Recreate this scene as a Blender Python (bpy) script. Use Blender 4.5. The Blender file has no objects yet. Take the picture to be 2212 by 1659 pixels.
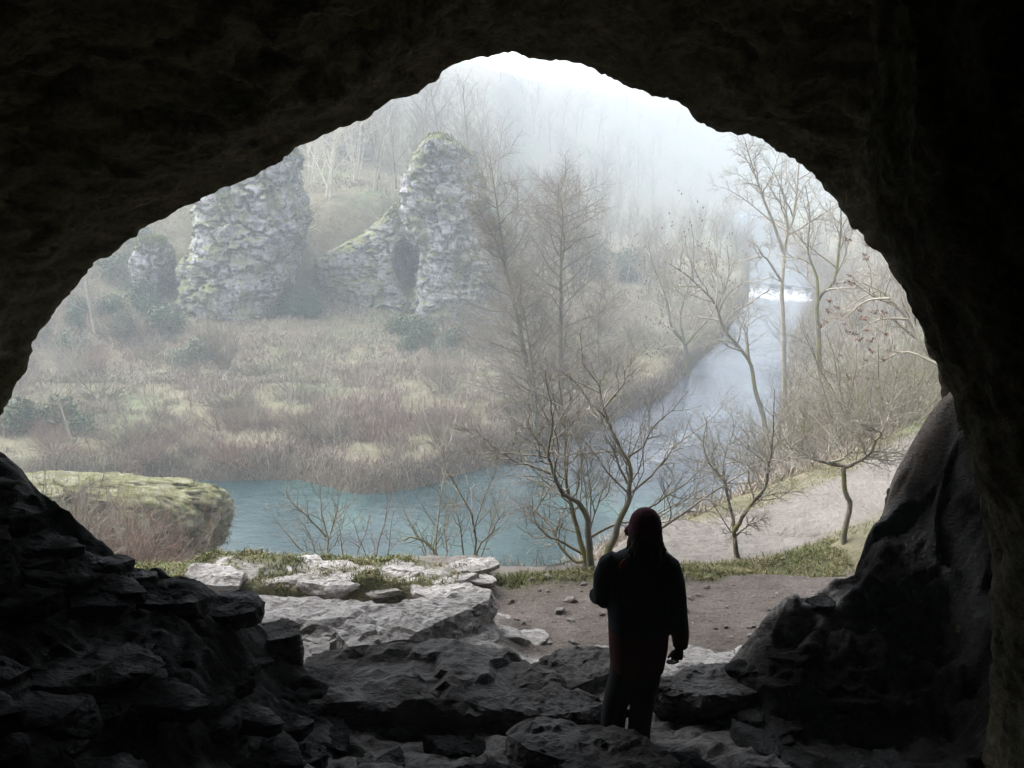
import bpy, math, random
import numpy as np
from mathutils import Vector

# ------------------------------------------------------------------ camera, sky, sun, exposure
S = bpy.context.scene
COL = S.collection
FPX, PITCH = 1800.0, math.radians(14.5)          # focal length in pixels of a 2212 px wide picture
CP, SP = math.cos(PITCH), math.sin(PITCH)
cam_d = bpy.data.cameras.new('camera'); cam = bpy.data.objects.new('camera', cam_d); COL.objects.link(cam)
cam_d.sensor_width = 36; cam_d.lens = 36 * FPX / 2212; cam_d.clip_start = 0.05; cam_d.clip_end = 3000
cam.location = (0, 0, 0); cam.rotation_euler = (math.pi / 2 - PITCH, 0, 0)
S.camera = cam

SUN_EL, SUN_AZ = math.radians(52), math.radians(-68)      # azimuth from +Y towards +X
W = bpy.data.worlds.new('World'); S.world = W; W.use_nodes = True
wn, wl_ = W.node_tree.nodes, W.node_tree.links
sky = wn.new('ShaderNodeTexSky'); sky.sky_type = 'NISHITA'; sky.sun_disc = False
sky.sun_elevation = SUN_EL; sky.sun_rotation = SUN_AZ
sky.air_density = 1.0; sky.dust_density = 2.0; sky.ozone_density = 1.0
hsv = wn.new('ShaderNodeHueSaturation'); hsv.inputs['Saturation'].default_value = 0.32
bg = wn['Background']; bg.inputs['Strength'].default_value = 0.115
wl_.new(sky.outputs[0], hsv.inputs['Color']); wl_.new(hsv.outputs[0], bg.inputs['Color'])
sun_d = bpy.data.lights.new('sun', 'SUN'); sun_d.energy = 1.5; sun_d.angle = math.radians(60); sun_d.color = (1, .98, .95)
sun = bpy.data.objects.new('sun', sun_d); COL.objects.link(sun)
sdir = Vector((math.sin(SUN_AZ) * math.cos(SUN_EL), math.cos(SUN_AZ) * math.cos(SUN_EL), math.sin(SUN_EL)))
sun.rotation_euler = sdir.to_track_quat('Z', 'Y').to_euler(); sun.location = (0, 60, 80)
S.view_settings.view_transform = 'Standard'; S.view_settings.look = 'None'
S.view_settings.exposure = 2.57; S.view_settings.gamma = 1.0
S.view_settings.use_curve_mapping = False
S.render.engine = 'CYCLES'
cy = S.cycles
cy.use_denoising = True
cy.max_bounces = 8; cy.diffuse_bounces = 5; cy.glossy_bounces = 2; cy.transmission_bounces = 2
cy.volume_bounces = 1; cy.transparent_max_bounces = 6; cy.sample_clamp_indirect = 6
cy.caustics_reflective = False; cy.caustics_refractive = False

rng = np.random.default_rng(11)
random.seed(5)

# ------------------------------------------------------------------ numeric helpers
_perm = np.random.default_rng(3).permutation(256); _perm = np.concatenate([_perm, _perm, _perm])
_grad = np.random.default_rng(4).normal(size=(256, 3)); _grad /= np.linalg.norm(_grad, axis=1)[:, None]
_rnd = np.random.default_rng(5).random((256, 3))

def perlin(p):
    p = np.asarray(p, float); i = np.floor(p).astype(int); f = p - i
    u = f * f * f * (f * (f * 6 - 15) + 10); i &= 255
    out = 0
    for dx in (0, 1):
        wx = u[:, 0] if dx else 1 - u[:, 0]
        for dy in (0, 1):
            wy = u[:, 1] if dy else 1 - u[:, 1]
            for dz in (0, 1):
                wz = u[:, 2] if dz else 1 - u[:, 2]
                h = _perm[_perm[_perm[(i[:, 0] + dx) & 255] + ((i[:, 1] + dy) & 255)] + ((i[:, 2] + dz) & 255)]
                out = out + wx * wy * wz * ((f - (dx, dy, dz)) * _grad[h]).sum(1)
    return out * 1.5

def fbm(p, octv=5, gain=.5, lac=2.03, ridged=False):
    p = np.array(p, float); a = 1.0; s = 0; t = 0
    for o in range(octv):
        n = perlin(p + 17.3 * o)
        if ridged: n = 1 - 2 * np.abs(n)
        s = s + a * n; t += a; a *= gain; p = p * lac
    return s / t

def worley(p):
    p = np.asarray(p, float); b = np.floor(p).astype(int)
    f1 = np.full(len(p), 9.0); f2 = f1.copy(); cid = np.zeros(len(p))
    for dx in (-1, 0, 1):
        for dy in (-1, 0, 1):
            for dz in (-1, 0, 1):
                c = b + (dx, dy, dz); q = c & 255
                h = _perm[_perm[_perm[q[:, 0]] + q[:, 1]] + q[:, 2]]
                d = np.sqrt(((c + _rnd[h] - p) ** 2).sum(1))
                m = d < f1
                f2 = np.where(m, f1, np.minimum(f2, d)); cid = np.where(m, _rnd[h, 0], cid); f1 = np.where(m, d, f1)
    return f1, f2, cid

def sstep(a, b, x):
    t = np.clip((x - a) / (b - a), 0, 1); return t * t * (3 - 2 * t)

def ray(px, py):
    u, v = (px - 1106) / FPX, (py - 829.5) / FPX
    y = CP - v * SP
    return u / y, (-SP - v * CP) / y             # per metre of Y: X and Z

def at(px, py, Y):
    a, b = ray(px, py); return np.array((a * Y, Y, b * Y))

def pl_dist(pts, x, y):
    """signed distance to an open polyline, positive on its left"""
    pts = np.asarray(pts, float); best = np.full(x.shape, 1e9); sg = np.ones(x.shape)
    for (x0, y0), (x1, y1) in zip(pts[:-1], pts[1:]):
        dx, dy = x1 - x0, y1 - y0; L = dx * dx + dy * dy
        t = np.clip(((x - x0) * dx + (y - y0) * dy) / L, 0, 1)
        d = np.hypot(x - x0 - t * dx, y - y0 - t * dy)
        s = np.sign(dx * (y - y0) - dy * (x - x0))
        m = d < best - 1e-9
        best = np.where(m, d, best); sg = np.where(m, s, sg)
    return best * sg

# ------------------------------------------------------------------ mesh helpers
def mesh_np(name, v, faces, smooth=True):
    """faces: (n,3) or (n,4) int array, or a list of such arrays"""
    if isinstance(faces, np.ndarray): faces = [faces]
    faces = [np.asarray(f, np.int32) for f in faces if len(f)]
    me = bpy.data.meshes.new(name); v = np.asarray(v, np.float32)
    me.vertices.add(len(v)); me.vertices.foreach_set('co', v.ravel())
    loops = np.concatenate([f.ravel() for f in faces])
    tot = np.concatenate([np.full(len(f), f.shape[1], np.int32) for f in faces])
    me.loops.add(len(loops)); me.loops.foreach_set('vertex_index', loops)
    me.polygons.add(len(tot)); st = np.zeros(len(tot), np.int32); st[1:] = np.cumsum(tot)[:-1]
    me.polygons.foreach_set('loop_start', st); me.polygons.foreach_set('loop_total', tot)
    me.polygons.foreach_set('use_smooth', np.full(len(tot), smooth))
    me.update(calc_edges=True); me.validate()
    return me

def link(name, me, mat=None, parent=None, **props):
    o = bpy.data.objects.new(name, me); COL.objects.link(o)
    if mat is not None and me is not None and not me.materials: me.materials.append(mat)
    if parent: o.parent = parent
    for k, val in props.items(): o[k] = val
    return o

def empty(name, loc, label, category, group=None):
    o = bpy.data.objects.new(name, None); COL.objects.link(o); o.location = loc; o.empty_display_size = .2
    o['label'] = label; o['category'] = category
    if group: o['group'] = group
    return o

def attr(me, name, vals):
    a = me.attributes.new(name, 'FLOAT', 'POINT'); a.data.foreach_set('value', np.asarray(vals, np.float32))

def grid_faces(nr, nc, wrap=False):
    r = np.arange(nr - 1)[:, None]; c = np.arange(nc if wrap else nc - 1)[None, :]
    c2 = (c + 1) % nc
    a = r * nc + c; b = r * nc + c2
    return np.stack([a, b, b + nc, a + nc], -1).reshape(-1, 4)

def vnormals(me):
    n = np.empty(len(me.vertices) * 3, np.float32); me.vertex_normals.foreach_get('vector', n); return n.reshape(-1, 3)

# ------------------------------------------------------------------ materials
class NT:
    def __init__(s, name):
        s.m = bpy.data.materials.new(name); s.m.use_nodes = True; s.t = s.m.node_tree
        s.b = s.t.nodes['Principled BSDF']; s.out = s.t.nodes['Material Output']
    def n(s, kind, **kw):
        nd = s.t.nodes.new(kind)
        for k, v in kw.items():
            if k.startswith('_'): setattr(nd, k[1:], v)
            else: s.put(nd, k, v)
        return nd
    def put(s, nd, k, v):
        sock = nd.inputs[int(k[1:])] if k[0] == 'i' and k[1:].isdigit() else nd.inputs[k.replace('_', ' ')]
        if isinstance(v, bpy.types.NodeSocket): s.t.links.new(v, sock)
        else: sock.default_value = v
    def pos(s): return s.n('ShaderNodeNewGeometry').outputs['Position']
    def obj(s): return s.n('ShaderNodeTexCoord').outputs['Object']
    def scale(s, vec, sc):
        return s.n('ShaderNodeMapping', Vector=vec, Scale=sc).outputs[0]
    def noise(s, vec, scale, detail=6, rough=.6, dist=0.0):
        return s.n('ShaderNodeTexNoise', Vector=vec, Scale=scale, Detail=detail, Roughness=rough, Distortion=dist).outputs['Fac']
    def voro(s, vec, scale, feature='DISTANCE_TO_EDGE'):
        return s.n('ShaderNodeTexVoronoi', _feature=feature, Vector=vec, Scale=scale).outputs['Distance']
    def ramp(s, fac, stops):
        r = s.n('ShaderNodeValToRGB', Fac=fac); e = r.color_ramp.elements
        while len(e) < len(stops): e.new(.5)
        for el, (p, c) in zip(e, stops):
            el.position = p; el.color = (c, c, c, 1) if isinstance(c, (int, float)) else (*c, 1)
        return r.outputs[0]
    def mix(s, f, a, b, mode='MIX'):
        nd = s.t.nodes.new('ShaderNodeMix'); nd.data_type = 'RGBA'; nd.blend_type = mode
        for sock, v in ((nd.inputs[0], f), (nd.inputs[6], a), (nd.inputs[7], b)):
            if isinstance(v, bpy.types.NodeSocket): s.t.links.new(v, sock)
            elif isinstance(v, (int, float)): sock.default_value = v
            else: sock.default_value = (*v, 1)
        return nd.outputs[2]
    def math(s, op, a, b=0.0):
        nd = s.t.nodes.new('ShaderNodeMath'); nd.operation = op
        for sock, v in zip(nd.inputs, (a, b)):
            if isinstance(v, bpy.types.NodeSocket): s.t.links.new(v, sock)
            else: sock.default_value = v
        return nd.outputs[0]
    def attr(s, name): return s.n('ShaderNodeAttribute', _attribute_name=name).outputs['Fac']
    def up(s):
        g = s.n('ShaderNodeNewGeometry'); x = s.n('ShaderNodeSeparateXYZ', Vector=g.outputs['Normal']); return x.outputs['Z']
    def bump(s, h, strength=.5, dist=.05):
        b = s.n('ShaderNodeBump', Height=h, Strength=strength, Distance=dist); s.put(s.b, 'Normal', b.outputs[0])
    def fin(s, color=None, rough=.85, spec=None, **kw):
        if color is not None: s.put(s.b, 'Base_Color', color if isinstance(color, bpy.types.NodeSocket) else (*color, 1))
        s.put(s.b, 'Roughness', rough)
        if spec is not None: s.put(s.b, 'Specular_IOR_Level', spec)
        for k, v in kw.items(): s.put(s.b, k, v)
        return s.m

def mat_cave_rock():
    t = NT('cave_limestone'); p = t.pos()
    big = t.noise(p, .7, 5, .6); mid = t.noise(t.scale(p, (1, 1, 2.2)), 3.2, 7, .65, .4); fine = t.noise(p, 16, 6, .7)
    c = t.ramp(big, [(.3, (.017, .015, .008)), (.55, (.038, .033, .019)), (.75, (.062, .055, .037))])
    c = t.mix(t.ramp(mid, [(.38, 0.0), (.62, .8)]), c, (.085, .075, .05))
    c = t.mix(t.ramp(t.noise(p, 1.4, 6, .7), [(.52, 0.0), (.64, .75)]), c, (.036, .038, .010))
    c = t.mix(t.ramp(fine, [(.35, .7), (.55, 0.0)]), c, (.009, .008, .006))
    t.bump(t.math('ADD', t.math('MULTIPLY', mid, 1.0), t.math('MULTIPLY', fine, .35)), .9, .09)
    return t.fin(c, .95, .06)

def mat_floor():
    t = NT('cave_floor_rock'); p = t.pos()
    mid = t.noise(t.scale(p, (1, 1, 3)), 2.6, 8, .65, .6); fine = t.noise(p, 22, 6, .7); streak = t.noise(t.scale(p, (2, 5, 8)), 3, 6, .65, 1.2)
    rock = t.ramp(mid, [(.3, (.24, .225, .21)), (.5, (.42, .40, .385)), (.7, (.55, .53, .515))])
    rock = t.mix(t.ramp(streak, [(.36, .75), (.5, 0.0)]), rock, (.10, .085, .07))
    rock = t.mix(t.ramp(fine, [(.34, .6), (.5, 0.0)]), rock, (.09, .08, .07))
    wet_shade = t.mix(t.ramp(mid, [(.35, 0.0), (.65, .8)]), (.003, .0028, .0025), (.013, .0125, .0115))  # near-black tone: damp rock with the cave's shade put into its colour
    rock = t.mix(t.attr('wet_shade'), rock, wet_shade)
    peb = t.noise(p, 45, 4, .8)
    soil = t.ramp(t.noise(p, 1.7, 7, .7), [(.3, (.082, .066, .055)), (.55, (.142, .119, .104)), (.75, (.188, .165, .148))])
    soil = t.mix(t.ramp(peb, [(.55, 0.0), (.68, .75)]), soil, (.36, .33, .30))
    soil = t.mix(t.ramp(t.noise(p, 30, 3, .6), [(.32, .8), (.45, 0.0)]), soil, (.065, .048, .038))
    dust = t.ramp(t.noise(p, 2.2, 6, .7), [(.3, (.15, .135, .12)), (.7, (.22, .20, .182))])
    dust = t.mix(t.ramp(peb, [(.56, 0.0), (.66, .5)]), dust, (.36, .335, .31))
    grass = t.ramp(t.noise(p, 3.5, 6, .7), [(.3, (.05, .055, .022)), (.55, (.105, .11, .045)), (.75, (.19, .165, .095))])
    c = t.mix(t.attr('soil'), rock, soil); c = t.mix(t.attr('path'), c, dust); c = t.mix(t.attr('grass'), c, grass)
    t.bump(t.math('ADD', t.math('MULTIPLY', fine, .6), t.math('ADD', t.math('MULTIPLY', streak, .8), t.math('MULTIPLY', peb, .4))), .8, .045)
    rr = t.mix(t.attr('wet_shade'), (.9, .9, .9), t.ramp(t.noise(p, 1.8, 5, .6), [(.45, .9), (.62, .3)]))
    return t.fin(c, rr, t.mix(t.attr('wet_shade'), (.25, .25, .25), t.ramp(t.noise(p, 1.8, 5, .6), [(.45, .04), (.62, .2)])))

def mat_ground():
    t = NT('valley_ground'); p = t.pos()
    n1 = t.noise(p, .16, 7, .65); n2 = t.noise(p, 1.1, 7, .7, .5); n3 = t.noise(p, 5, 5, .7)
    dead = t.ramp(n2, [(.3, (.10, .085, .06)), (.5, (.17, .14, .10)), (.7, (.235, .20, .145))])
    dead = t.mix(t.ramp(n3, [(.35, .7), (.55, 0.0)]), dead, (.10, .085, .055))
    green = t.ramp(n2, [(.3, (.065, .095, .045)), (.6, (.135, .17, .09)), (.8, (.19, .205, .12))])
    g = t.math('ADD', t.math('MULTIPLY', t.ramp(n1, [(.5, 0.0), (.62, .55)]), 1.0), t.attr('green'))
    c = t.mix(t.math('MINIMUM', g, 1.0), dead, green)
    c = t.mix(t.attr('bank'), c, (.07, .058, .042))
    dust = t.ramp(n2, [(.3, (.15, .135, .12)), (.7, (.22, .20, .182))])
    c = t.mix(t.attr('path'), c, dust)
    t.bump(t.math('ADD', n2, t.math('MULTIPLY', n3, .5)), .7, .2)
    return t.fin(c, .95, .1)

def mat_cliff():
    t = NT('pale_crag_limestone'); p = t.pos()
    st = t.noise(t.scale(p, (.6, .6, 2.6)), 1.1, 9, .68, .7); blotch = t.noise(p, .45, 6, .65); fine = t.noise(p, 5, 7, .7)
    c = t.ramp(st, [(.28, (.18, .17, .175)), (.45, (.36, .345, .36)), (.6, (.50, .485, .49)), (.75, (.66, .65, .64))])
    c = t.mix(t.ramp(blotch, [(.45, 0.0), (.6, .5)]), c, (.34, .325, .36))
    c = t.mix(t.ramp(fine, [(.36, .85), (.5, 0.0)]), c, (.09, .083, .08))
    wv_ = t.n('ShaderNodeTexNoise', Vector=p, Scale=.6, Detail=5.0).outputs['Color']
    pd_ = t.n('ShaderNodeVectorMath', _operation='ADD', i0=t.scale(p, (.8, .8, 1.0)), i1=t.n('ShaderNodeVectorMath', _operation='MULTIPLY', i0=wv_, i1=(2.6, 2.6, 2.6)).outputs[0]).outputs[0]
    v = t.voro(pd_, .55)
    c = t.mix(t.ramp(t.noise(t.scale(p, (1.6, 1.6, .22)), 1.0, 6, .65, .4), [(.36, .55), (.5, 0.0)]), c, (.17, .165, .18))
    c = t.mix(t.ramp(v, [(0.0, .7), (.03, 0.0)]), c, (.06, .056, .054))
    moss = t.math('MULTIPLY', t.ramp(t.up(), [(.35, 0.0), (.62, 1.0)]), t.ramp(t.noise(p, 1.3, 6, .7), [(.36, 0.0), (.5, 1.0)]))
    lich = t.ramp(t.noise(t.scale(p, (1, 1, .6)), .8, 7, .72), [(.47, 0.0), (.58, .8)])
    gc = t.ramp(t.noise(p, 4, 5, .7), [(.3, (.10, .11, .045)), (.6, (.22, .22, .10)), (.8, (.34, .31, .19))])
    c = t.mix(lich, c, gc); c = t.mix(moss, c, gc)
    t.bump(t.math('ADD', st, t.math('MULTIPLY', fine, .4)), .9, .22)
    return t.fin(c, .92, .15)

def mat_boulder():
    t = NT('mossy_boulder'); p = t.pos()
    st = t.noise(t.scale(p, (1, 1, 1.8)), 2.2, 9, .7, .5); fine = t.noise(p, 11, 7, .7)
    c = t.ramp(st, [(.3, (.10, .09, .08)), (.5, (.24, .225, .21)), (.7, (.40, .385, .365))])
    c = t.mix(t.ramp(fine, [(.35, .7), (.5, 0.0)]), c, (.09, .08, .07))
    gc = t.ramp(t.noise(p, 3.5, 7, .75), [(.3, (.05, .056, .022)), (.46, (.115, .118, .05)), (.57, (.20, .195, .12)), (.7, (.36, .34, .28))])
    m = t.math('MULTIPLY', t.ramp(t.up(), [(.0, 0.0), (.3, 1.0)]), t.ramp(t.noise(p, 1.8, 6, .7), [(.3, .2), (.46, 1.0)]))
    c = t.mix(m, c, gc)
    c = t.mix(t.math('MULTIPLY', t.attr('top'), t.ramp(st, [(.4, .25), (.6, .95)])), c, (.50, .47, .42))
    t.bump(t.math('ADD', st, t.math('MULTIPLY', fine, .6)), .9, .07)
    return t.fin(c, .92, .15)

def mat_bark(name, dark, light, moss=0.0, sc=9):
    t = NT(name); p = t.pos()
    n = t.noise(t.scale(p, (1, 1, .35)), sc, 6, .7, .5)
    c = t.ramp(n, [(.32, dark), (.68, light)])
    if moss: c = t.mix(t.ramp(t.noise(p, 2.5, 5, .7), [(.58 - .14 * moss, 0.0), (.7 - .14 * moss, .85)]), c, (.17, .17, .035))
    t.bump(n, .6, .02)
    return t.fin(c, .9, .2)

def mat_water():
    t = NT('river_water'); p = t.pos()
    r1 = t.noise(t.scale(p, (1, 1.6, 1)), 1.4, 6, .62, .6); r2 = t.noise(t.scale(p, (1, 1.8, 1)), 7, 4, .6)
    bed = t.ramp(t.noise(p, .22, 5, .6), [(.35, (.012, .028, .032)), (.55, (.022, .046, .048)), (.72, (.045, .09, .078))])
    fo = t.attr('foam')
    fn = t.noise(t.scale(p, (1, 1, 1)), 2.3, 8, .75, .8)
    fm = t.ramp(t.math('ADD', t.math('MULTIPLY', fo, .62), t.math('MULTIPLY', fn, .75)), [(.66, 0.0), (.88, 1.0)])
    bed = t.mix(t.attr('upper'), bed, t.ramp(t.noise(p, .3, 5, .6), [(.35, (.03, .038, .05)), (.6, (.055, .066, .082)), (.75, (.06, .10, .095))]))
    c = t.mix(fm, bed, (.46, .48, .50))
    t.bump(t.math('ADD', r1, t.math('MULTIPLY', r2, .25)), .24, .10)
    rr = t.mix(fm, t.ramp(t.noise(p, .35, 4, .6), [(.4, .02), (.62, .16)]), (.7, .7, .7))
    return t.fin(c, rr, .5, IOR=1.333)

def flat(name, c, rough=.8, var=.25, sc=12, spec=.3):
    t = NT(name); p = t.obj()
    n = t.noise(p, sc, 4, .6)
    lo = tuple(x * (1 - var) for x in c); hi = tuple(min(1, x * (1 + var)) for x in c)
    return t.fin(t.ramp(n, [(.3, lo), (.7, hi)]), rough, spec)

M = dict(cave=mat_cave_rock(), floor=mat_floor(), ground=mat_ground(), cliff=mat_cliff(), boulder=mat_boulder(), water=mat_water())

# ------------------------------------------------------------------ terrain functions (camera height = 0, lower river = -11)
BROW = [(-60, 13), (-14, 11), (-8, 9.4), (-5, 8.4), (-2, 8.1), (.8, 8.2), (1.6, 9.5), (3.1, 10.95), (5.5, 12.8), (8.8, 15.9), (15, 21.5), (22, 31), (28, 45), (34, 62), (42, 90), (62, 145), (76, 176), (110, 200), (190, 232)]
FOOT = [(-160, 50), (-80, 46), (-40, 43), (-20, 41.5), (-8, 42.5), (0, 46), (8, 53), (13, 64), (18, 85), (27, 130), (43, 188), (60, 215), (120, 252), (220, 292)]
LBANK = [(-70, 27), (-40, 26.8), (-21, 27.3), (-12, 28.3), (-7.8, 28.4), (-5.5, 26.9), (-3.4, 27.5), (-.1, 30.4), (2.4, 32.9), (5.2, 36.6), (7.7, 39.8), (10.3, 45.6), (14.4, 54.9), (20.4, 71), (21.6, 75), (29.5, 103), (37, 140), (46, 186), (60, 205), (100, 230), (200, 270)]
RBANK = [(-70, 18), (-40, 17.6), (-12, 17.6), (-3, 18), (2, 19.5), (4.9, 22.9), (8.7, 27.5), (10.75, 33.2), (13.4, 40.6), (19, 56), (26, 72), (27, 76), (35.2, 105), (43.5, 140), (53, 183), (65, 196), (105, 217), (205, 256)]
PATH = [(-.6, 8.2), (1.2, 8.75), (2.6, 9.55), (4.0, 10.4), (5.3, 11.4), (7.0, 13.1), (10.2, 16.2), (16, 22)]

def water_level(x, y):
    yw = 75.6 - .75 * (x - 23.5) + .35 * np.sin(x * 2.1) + .2 * np.sin(x * 5.3)
    return -11 + .8 * sstep(yw - .9, yw + .25, y) + .8 * sstep(182, 184, y)

def floor_z(x, y):
    """cave floor and the terrace before the mouth, without fine relief"""
    z = np.interp(y, [0, 2, 4.2, 4.7, 5.3, 6, 7, 7.8, 8.6, 40], [-1.75, -2.5, -3.42, -3.6, -3.68, -3.82, -3.95, -4.02, -4.25, -4.25])
    z = z - .28 * sstep(1.2, 3.5, x) * sstep(7.2, 9, y)
    # lower ground towards the left, below the boulder
    # rock bank on the left
    zl = np.interp(x, [-7, -5, -4.2, -3.3, -2.75, -2.46, -2.1, -1.83, -1.7, -1.5, -1.2, -.6, 2], [.8, -.5, -1.2, -1.92, -2.34, -2.56, -2.72, -2.9, -3.12, -3.42, -3.62, -4.2, -9])
    ycl = np.interp(x, [-5, -3, -2.4, -1.8, -1.2], [5.6, 5.0, 4.95, 5.05, 5.3])
    zl = zl - 4.5 * sstep(ycl, ycl + .9, y) + np.clip(3.6 - y, 0, 3) * .25
    # rock bank on the right
    zr = np.interp(x, [-1, .9, 1.3, 1.45, 1.58, 1.75, 1.95, 2.2, 2.44, 2.84, 3.3, 4.2, 6], [-9, -4.2, -3.7, -3.56, -3.36, -3.2, -3.1, -3.02, -2.92, -2.5, -1.7, -.6, 1.2])
    ycr = np.interp(x, [1.3, 1.9, 2.5, 3, 4], [5.15, 5.3, 5.5, 6.0, 6.3])
    zr = zr - 4.5 * sstep(ycr, ycr + .8, y) - 1.0 * np.clip(ycr - .12 - y, 0, 1.15)
    # pale slab shelves between the bank and the terrace
    sl = .16 * sstep(-3.0, -2.2, x) * sstep(.25, -.35, x) * sstep(5.55, 5.8, y) * sstep(6.85, 6.45, y)
    gl = .20 * sstep(-3.6, -3.0, x) * sstep(-.1, -.5, x) * sstep(6.95, 7.15, y) * sstep(8.3, 7.7, y)
    z = z + sl + gl
    k = 9.0
    m = np.maximum(np.maximum(z, zl), zr)
    return m + np.log(np.exp(k * (z - m)) + np.exp(k * (zl - m)) + np.exp(k * (zr - m))) / k - .0, zl - z, zr - z

def terrain(x, y):
    db = pl_dist(BROW, x, y); df = pl_dist(FOOT, x, y)
    fz, _, _ = floor_z(np.clip(x, -3.2, 2.2), y)
    zn = np.where(y < 9.6, fz, -4.5)
    zn = zn + .75 * np.clip(-db - 4.0, 0, 42) * sstep(4, 9, x)
    zn = zn - .72 * np.clip(db, 0, None) - .25 * np.clip(db, 0, 1)
    d = np.clip(df, 0, None)
    zf = -10.3 + (.17 + .7 * sstep(90, 230, y) + .2 * sstep(-14, -30, x)) * d + .0006 * d * d
    zf = zf + 5.2 * sstep(11, 17.5, d) * sstep(-34, -24, x) * sstep(3, -3, x)
    zf = np.where(zf > 7, 7 + 15 * np.tanh((zf - 7) / 15), zf)
    P = np.stack([x, y, 0 * x], -1)
    lump = fbm(P * .09, 4); sm = fbm(P * .5 + 9, 4)
    zf = zf + lump * np.clip(d, 0, 25) * .10 + .25 * sm
    wl = water_level(x, y)
    rl = pl_dist(LBANK, x, y); rr = -pl_dist(RBANK, x, y)       # >0 beyond the left bank / beyond the right bank
    inside = np.minimum(-rl, -rr)                               # >0 in the river
    left = rl > -rr
    zl_side = np.maximum(np.maximum(zf, wl + .35 + .25 * sm), -20)
    zr_side = np.maximum(zn + .12 * sm * sstep(.5, 3, db), wl + .3 + .1 * sm)
    z = np.where(rl > -2.0, zl_side, zr_side)
    # river bed and bank
    bank = wl - .75 + 1.5 * sstep(-.5, .9, -inside + .35 * sm)
    z = np.where(inside > -1.3, np.minimum(z, bank), z)
    return z, inside, db, df

# ground: one fan-shaped sheet from the cave mouth to the fogged end of the valley
nr, nc = 290, 330
yy = 6.2 * np.exp(np.linspace(0, 1, nr) ** 1.0 * math.log(430 / 6.2))
ss = np.linspace(-1, 1, nc); ss = np.sign(ss) * np.abs(ss) ** 1.15
X = ss[None, :] * (yy[:, None] * 1.15 + 12); Y = np.repeat(yy[:, None], nc, 1)
gx, gy = X.ravel(), Y.ravel()
gz, ins, gdb, gdf = terrain(gx, gy)
near = sstep(9.9, 9.2, gy) * sstep(4.2, 3.8, np.abs(gx))
gz2 = gz - .35 * near
me = mesh_np('ground', np.stack([gx, gy, gz2], -1), grid_faces(nr, nc))
pth = np.abs(pl_dist(PATH, gx, gy))
attr(me, 'path', sstep(.68, .46, pth + .1 * fbm(np.stack([gx, gy, 0 * gx], -1) * 1.3, 3)) * (gdb < .5))
attr(me, 'bank', np.clip(sstep(-1.6, -.5, ins) * .9, 0, 1))
flatv = (gdf < 1) & (ins < -.5) & (gdf > -25) & (gdb > 12)
attr(me, 'green', np.where(flatv, .25, 0) + .25 * (gdb < 0) + .15 * sstep(0, 14, gdf) * sstep(40, 10, gdf))
link('ground', me, M['ground'], kind='structure')

# river: ribbon between the banks
def resample(pl, n):
    pl = np.asarray(pl, float); s = np.r_[0, np.cumsum(np.hypot(*np.diff(pl, axis=0).T))]
    # uniform in a parameter shared by both banks: mean index along the list
    return s, pl
def ribbon():
    rows = []
    yl = np.asarray(LBANK, float); yr = np.asarray(RBANK, float)
    # pair the banks by hand-picked keys
    keys = [((-70, 27), (-70, 18)), ((-40, 26.8), (-40, 17.6)), ((-21, 27.3), (-21, 17.6)), ((-12, 28.3), (-12, 17.6)), ((-5.5, 27.2), (-3, 18)), ((-1.5, 29), (1, 19)), ((2.4, 32.9), (4.9, 22.9)),
            ((5.2, 36.6), (8.7, 27.5)), ((7.7, 39.8), (10.75, 33.2)), ((10.3, 45.6), (13.4, 40.6)), ((14.4, 54.9), (18, 53)), ((20.2, 71), (25.6, 71)), ((22.4, 80), (28.2, 80)), ((29.5, 103), (34.6, 103)),
            ((37, 140), (43.5, 140)), ((44.6, 181.5), (52.6, 181)), ((45.6, 184.5), (54, 184.5)), ((60, 205), (65, 196)), ((100, 230), (105, 217)), ((200, 270), (205, 256))]
    for (a, b), (a2, b2) in zip(keys[:-1], keys[1:]):
        a, b, a2, b2 = map(np.array, (a, b, a2, b2)); n = max(4, int(np.hypot(*(a2 - a)) / (.3 if 70 < .5 * (a[1] + a2[1]) < 80 else 1.2))); n = min(n, 60)
        for k in range(n): rows.append((a + (a2 - a) * k / n, b + (b2 - b) * k / n))
    rows.append(keys[-1]); return rows
rows = ribbon(); nc = 44
w = np.linspace(-.25, 1.25, nc)
V = np.array([[np.array(a) + (np.array(b) - np.array(a)) * t for t in w] for a, b in rows]).reshape(-1, 2)
wx, wy = V[:, 0], V[:, 1]
wz = water_level(wx, wy)
P = np.stack([wx, wy, 0 * wx], -1)
yw = 75.6 - .75 * (wx - 23.5) + .35 * np.sin(wx * 2.1) + .2 * np.sin(wx * 5.3)
foam = sstep(yw + .1, yw - .3, wy) * sstep(yw - 7, yw - .8, wy) * .62 + .33 * sstep(44, 58, wy) * sstep(yw, yw - 4, wy) + .5 * sstep(186, 183, wy) * sstep(174, 182, wy)
rap = sstep(.9, 0, np.abs((wx - 6.0) * .8 + (wy - 31.5) * -.55) / 2.2) * sstep(7, 2, np.hypot(wx - 6, wy - 32))
foam = foam + .5 * rap + .2 * sstep(80, 95, wy) * sstep(140, 110, wy)
wz = wz + .05 * fbm(P * .9, 3) * (.3 + foam) - .0
me = mesh_np('river', np.stack([wx, wy, wz], -1), grid_faces(len(rows), nc))
attr(me, 'foam', np.clip(foam, 0, 1.2)); attr(me, 'upper', sstep(27, 34, wy + .5 * wx))
link('river', me, M['water'], kind='structure')

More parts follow.
